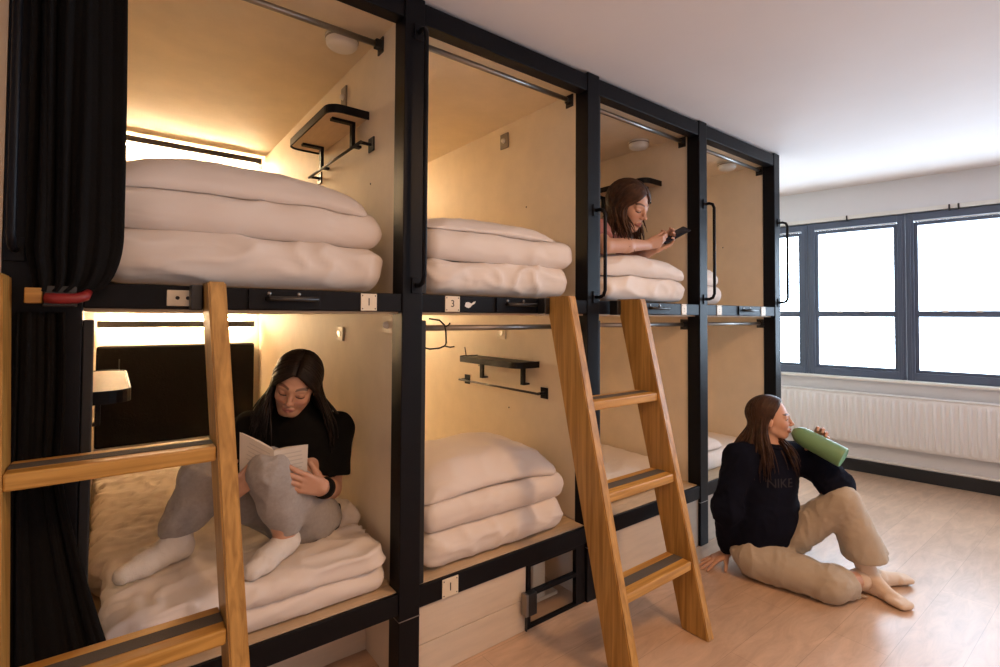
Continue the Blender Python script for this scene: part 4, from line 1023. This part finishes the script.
# ---- the woman lying in the upper bunk with a phone
def woman_phone():
    person = thing('person', 'person in pink top lying in the upper bunk and looking at a phone', 'person', (2.24, .5, 1.52))
    hc = A_((2.245, .085, 1.892)); Mh = head_frame((.14, -.88, -.42), (-.12, 0, 1)); hs = 1.12
    W = lambda *p: hc + Mh @ (A_(p) * hs)
    nb = A_((2.195, .205, 1.775)); chest = A_((2.20, .36, 1.690)); pel = A_((2.24, .86, 1.600))
    shR = A_((2.070, .155, 1.735)); shL = A_((2.35, .235, 1.745)); elR = A_((2.030, .060, 1.655)); elL = A_((2.43, .20, 1.645))
    wrR = A_((2.318, .025, 1.682)); wrL = A_((2.425, .045, 1.675))
    ph0 = A_((2.445, .012, 1.712)); pd = nrm((.70, -.52, .48))
    S = SDF((1.94, -.12, 1.50), (2.66, 1.95, 2.02), .0056, [((2.12, -.06, 1.76), (2.37, .22, 2.02), .0026), ((2.30, -.08, 1.64), (2.56, .08, 1.80), .0026)])
    add_head(S, hc, Mh, hs)
    S.chain([W(0, -.030, -.045), W(0, -.04, -.10), nb], [.050, .048, .056], .02)
    S.chain([nb, chest, A_((2.22, .60, 1.63)), pel], [.06, .105, .09, .10], .03)
    S.chain([nb, shR, elR, (elR + wrR) / 2, wrR], [.05, .050, .038, .038, .024], .012); S.chain([nb, shL, elL, (elL + wrL) / 2, wrL], [.05, .050, .038, .036, .024], .012)
    for s in (-1, 1): S.chain([pel + A_((s * .08, 0, 0)), pel + A_((s * .085, .42, -.03)), pel + A_((s * .08, .80, -.055)), pel + A_((s * .08, .98, -.065))], [.085, .055, .036, .03], .02)
    add_hand(S, wrR, (.80, -.50, .22), (.45, .55, .60), (-.4, -.5, .75), .95, [(.55, .85, .5), (.6, .9, .5), (.65, .9, .5), (.7, .9, .5)], (.3, .5), .02, th=(1.0, .15))
    add_hand(S, wrL, (.62, -.45, .45), (-.55, -.55, .55), (.3, .6, .6), .95, [(.6, .85, .5), (.65, .9, .5), (.7, .9, .5), (.75, .9, .5)], (.4, .5), .02, th=(1.0, .15))
    finish_body(S, person, [(hc, Mh, hs, 'down')])
    T = SDF((1.925, .02, 1.52), (2.58, 1.0, 1.87), .0052)
    T.chain([nb - A_((0, -.02, .02)), chest, A_((2.22, .60, 1.645)), pel + A_((0, .02, 0))], [.085, .140, .125, .125], .03, ((0, 0, 1), 1.15))
    for a, b in ((shR, elR), (shL, elL)):
        e = a + (b - a) * .62; T.chain([nb - A_((0, -.02, .02)), a, e], [.075, .070, .062], .025); T.cutcone(e, b - a, .09, .09, .004)
    T.wrinkle(.005, (14, 10, 14), 3.)
    T.cutcone(nb + A_((.0, -.02, .012)), nrm(hc - nb), .072, .09, .01)
    cloth('top', T, 'pink', person)
    T = SDF((2.02, .78, 1.49), (2.46, 1.90, 1.78), .0065)
    T.ell(pel + A_((0, .02, 0)), (.155, .14, .11), None, .03)
    for s in (-1, 1): T.chain([pel + A_((s * .08, .03, 0)), pel + A_((s * .085, .42, -.025)), pel + A_((s * .08, .86, -.05))], [.10, .075, .055], .025)
    cloth('trousers', T, 'grey', person)
    right = 1 if Mh[0, 0] > 0 else -1
    tips = {right: [(0, hc + A_((.115, -.005, -.185))), (.4, hc + A_((.13, .05, -.19))), (1, hc + A_((.03, .13, -.18)))],
            -right: [(0, hc + A_((-.055, -.07, -.215))), (.3, hc + A_((-.085, -.05, -.215))), (.6, hc + A_((-.12, .02, -.19))), (1, hc + A_((-.06, .12, -.17)))]}
    hair('hair', hc, Mh, hs, tips, M['hair_light'], person, n=100, seed=9, phi=(56, 176))
    t = thing('mobile_phone', 'dark phone held up by the person lying in the upper bunk', 'phone', tuple(ph0))
    side = nrm(np.cross(pd, (-.45, -.25, .86))); nn = np.cross(side, pd)
    R = Matrix(((pd[0], side[0], nn[0], ph0[0]), (pd[1], side[1], nn[1], ph0[1]), (pd[2], side[2], nn[2], ph0[2]), (0, 0, 0, 1)))
    MB().box((-.01, -.037, -.004), (.148, .037, .004), .0035, R).build('phone_case', M['phone'], t)
    MB().box((-.005, -.034, .0041), (.143, .034, .0046), .0001, R).build('phone_screen', mat('dim_phone_screen', (.02, .03, .06), .1), t)
woman_phone()

def press(o, bodies, gap=.003):
    bvs = [tri_bvh(b) for b in bodies]
    for v in o.data.vertices:
        for bv in bvs:
            h = bv.ray_cast(Vector((v.co.x, v.co.y, v.co.z - .16)), Vector((0, 0, 1)), .30)
            if h[0] is not None and v.co.z > h[0].z - gap and h[0].z > v.co.z - .13: v.co.z = h[0].z - gap
def worn(label):
    for o in bpy.data.objects:
        if o.get('category') == 'person' and label in o['label']: return [c for c in o.children if c.name.split('.')[0] in ('joggers', 'sock', 'shirt', 'body', 'top', 'trousers', 'sweatshirt')]
press(duvet_foot, worn('reading')); press(MATS[0], worn('reading'))
for o in (pillow_up, duvet_up, mat_up): press(o, worn('phone'))
WORLD = 14.5; EXPO = -0.10
CEIL_LAMPS = [(.55, -2.1, 15), (1.9, -1.8, 32)]
# ------------------------------------------------------------------ light and camera
w = bpy.data.worlds.new('daylight'); SC.world = w; w.use_nodes = True
w.node_tree.nodes['Background'].inputs['Color'].default_value = (.64, .81, 1, 1); w.node_tree.nodes['Background'].inputs['Strength'].default_value = WORLD
def area(name, loc, rot, sx, sy, power, col, portal=False):
    l = bpy.data.lights.new(name, 'AREA'); l.shape = 'RECTANGLE'; l.size = sx; l.size_y = sy; l.energy = power; l.color = col
    o = bpy.data.objects.new(name, l); COL.objects.link(o); o.location = loc; o.rotation_euler = rot
    if portal: l.cycles.is_portal = True
    return o
pc = WM @ Vector((1.0, .16, 1.48))
area('window_portal', pc, (0, PI / 2, WA), 1.36, 4.2, 1, (1, 1, 1), True)
for k, (x, y, e) in enumerate(CEIL_LAMPS): area('ceiling_lamp', (x, y, CEIL - .012), (0, 0, 0), .26, .26, e, (1, .58, .29))
cam = bpy.data.cameras.new('camera'); co = bpy.data.objects.new('camera', cam); COL.objects.link(co); SC.camera = co
f_, yaw, pitch, roll, cy = 505.8663, math.radians(37.53319288), math.radians(1.42392389), math.radians(-.33635563), 304.34
sy_, cy_ = math.sin(yaw), math.cos(yaw); cp, sp = math.cos(pitch), math.sin(pitch)
fwd = Vector((sy_ * cp, cy_ * cp, sp)); right = Vector((cy_, -sy_, 0)); up = right.cross(fwd)
r2 = right * math.cos(roll) - up * math.sin(roll); u2 = up * math.cos(roll) + right * math.sin(roll)
co.matrix_world = Matrix(((r2.x, u2.x, -fwd.x, .09552606), (r2.y, u2.y, -fwd.y, -1.60624492), (r2.z, u2.z, -fwd.z, 1.3), (0, 0, 0, 1)))
cam.sensor_fit = 'HORIZONTAL'; cam.sensor_width = 36; cam.lens = f_ * 36 / 1000; cam.shift_x = 0; cam.shift_y = -(333.5 - cy) / 1000; cam.clip_start = .02
vs = SC.view_settings; SC.display_settings.display_device = 'sRGB'; vs.view_transform = 'Standard'; vs.look = 'None'; vs.gamma = 1; vs.exposure = EXPO; vs.use_curve_mapping = False
SC.cycles.use_denoising = True
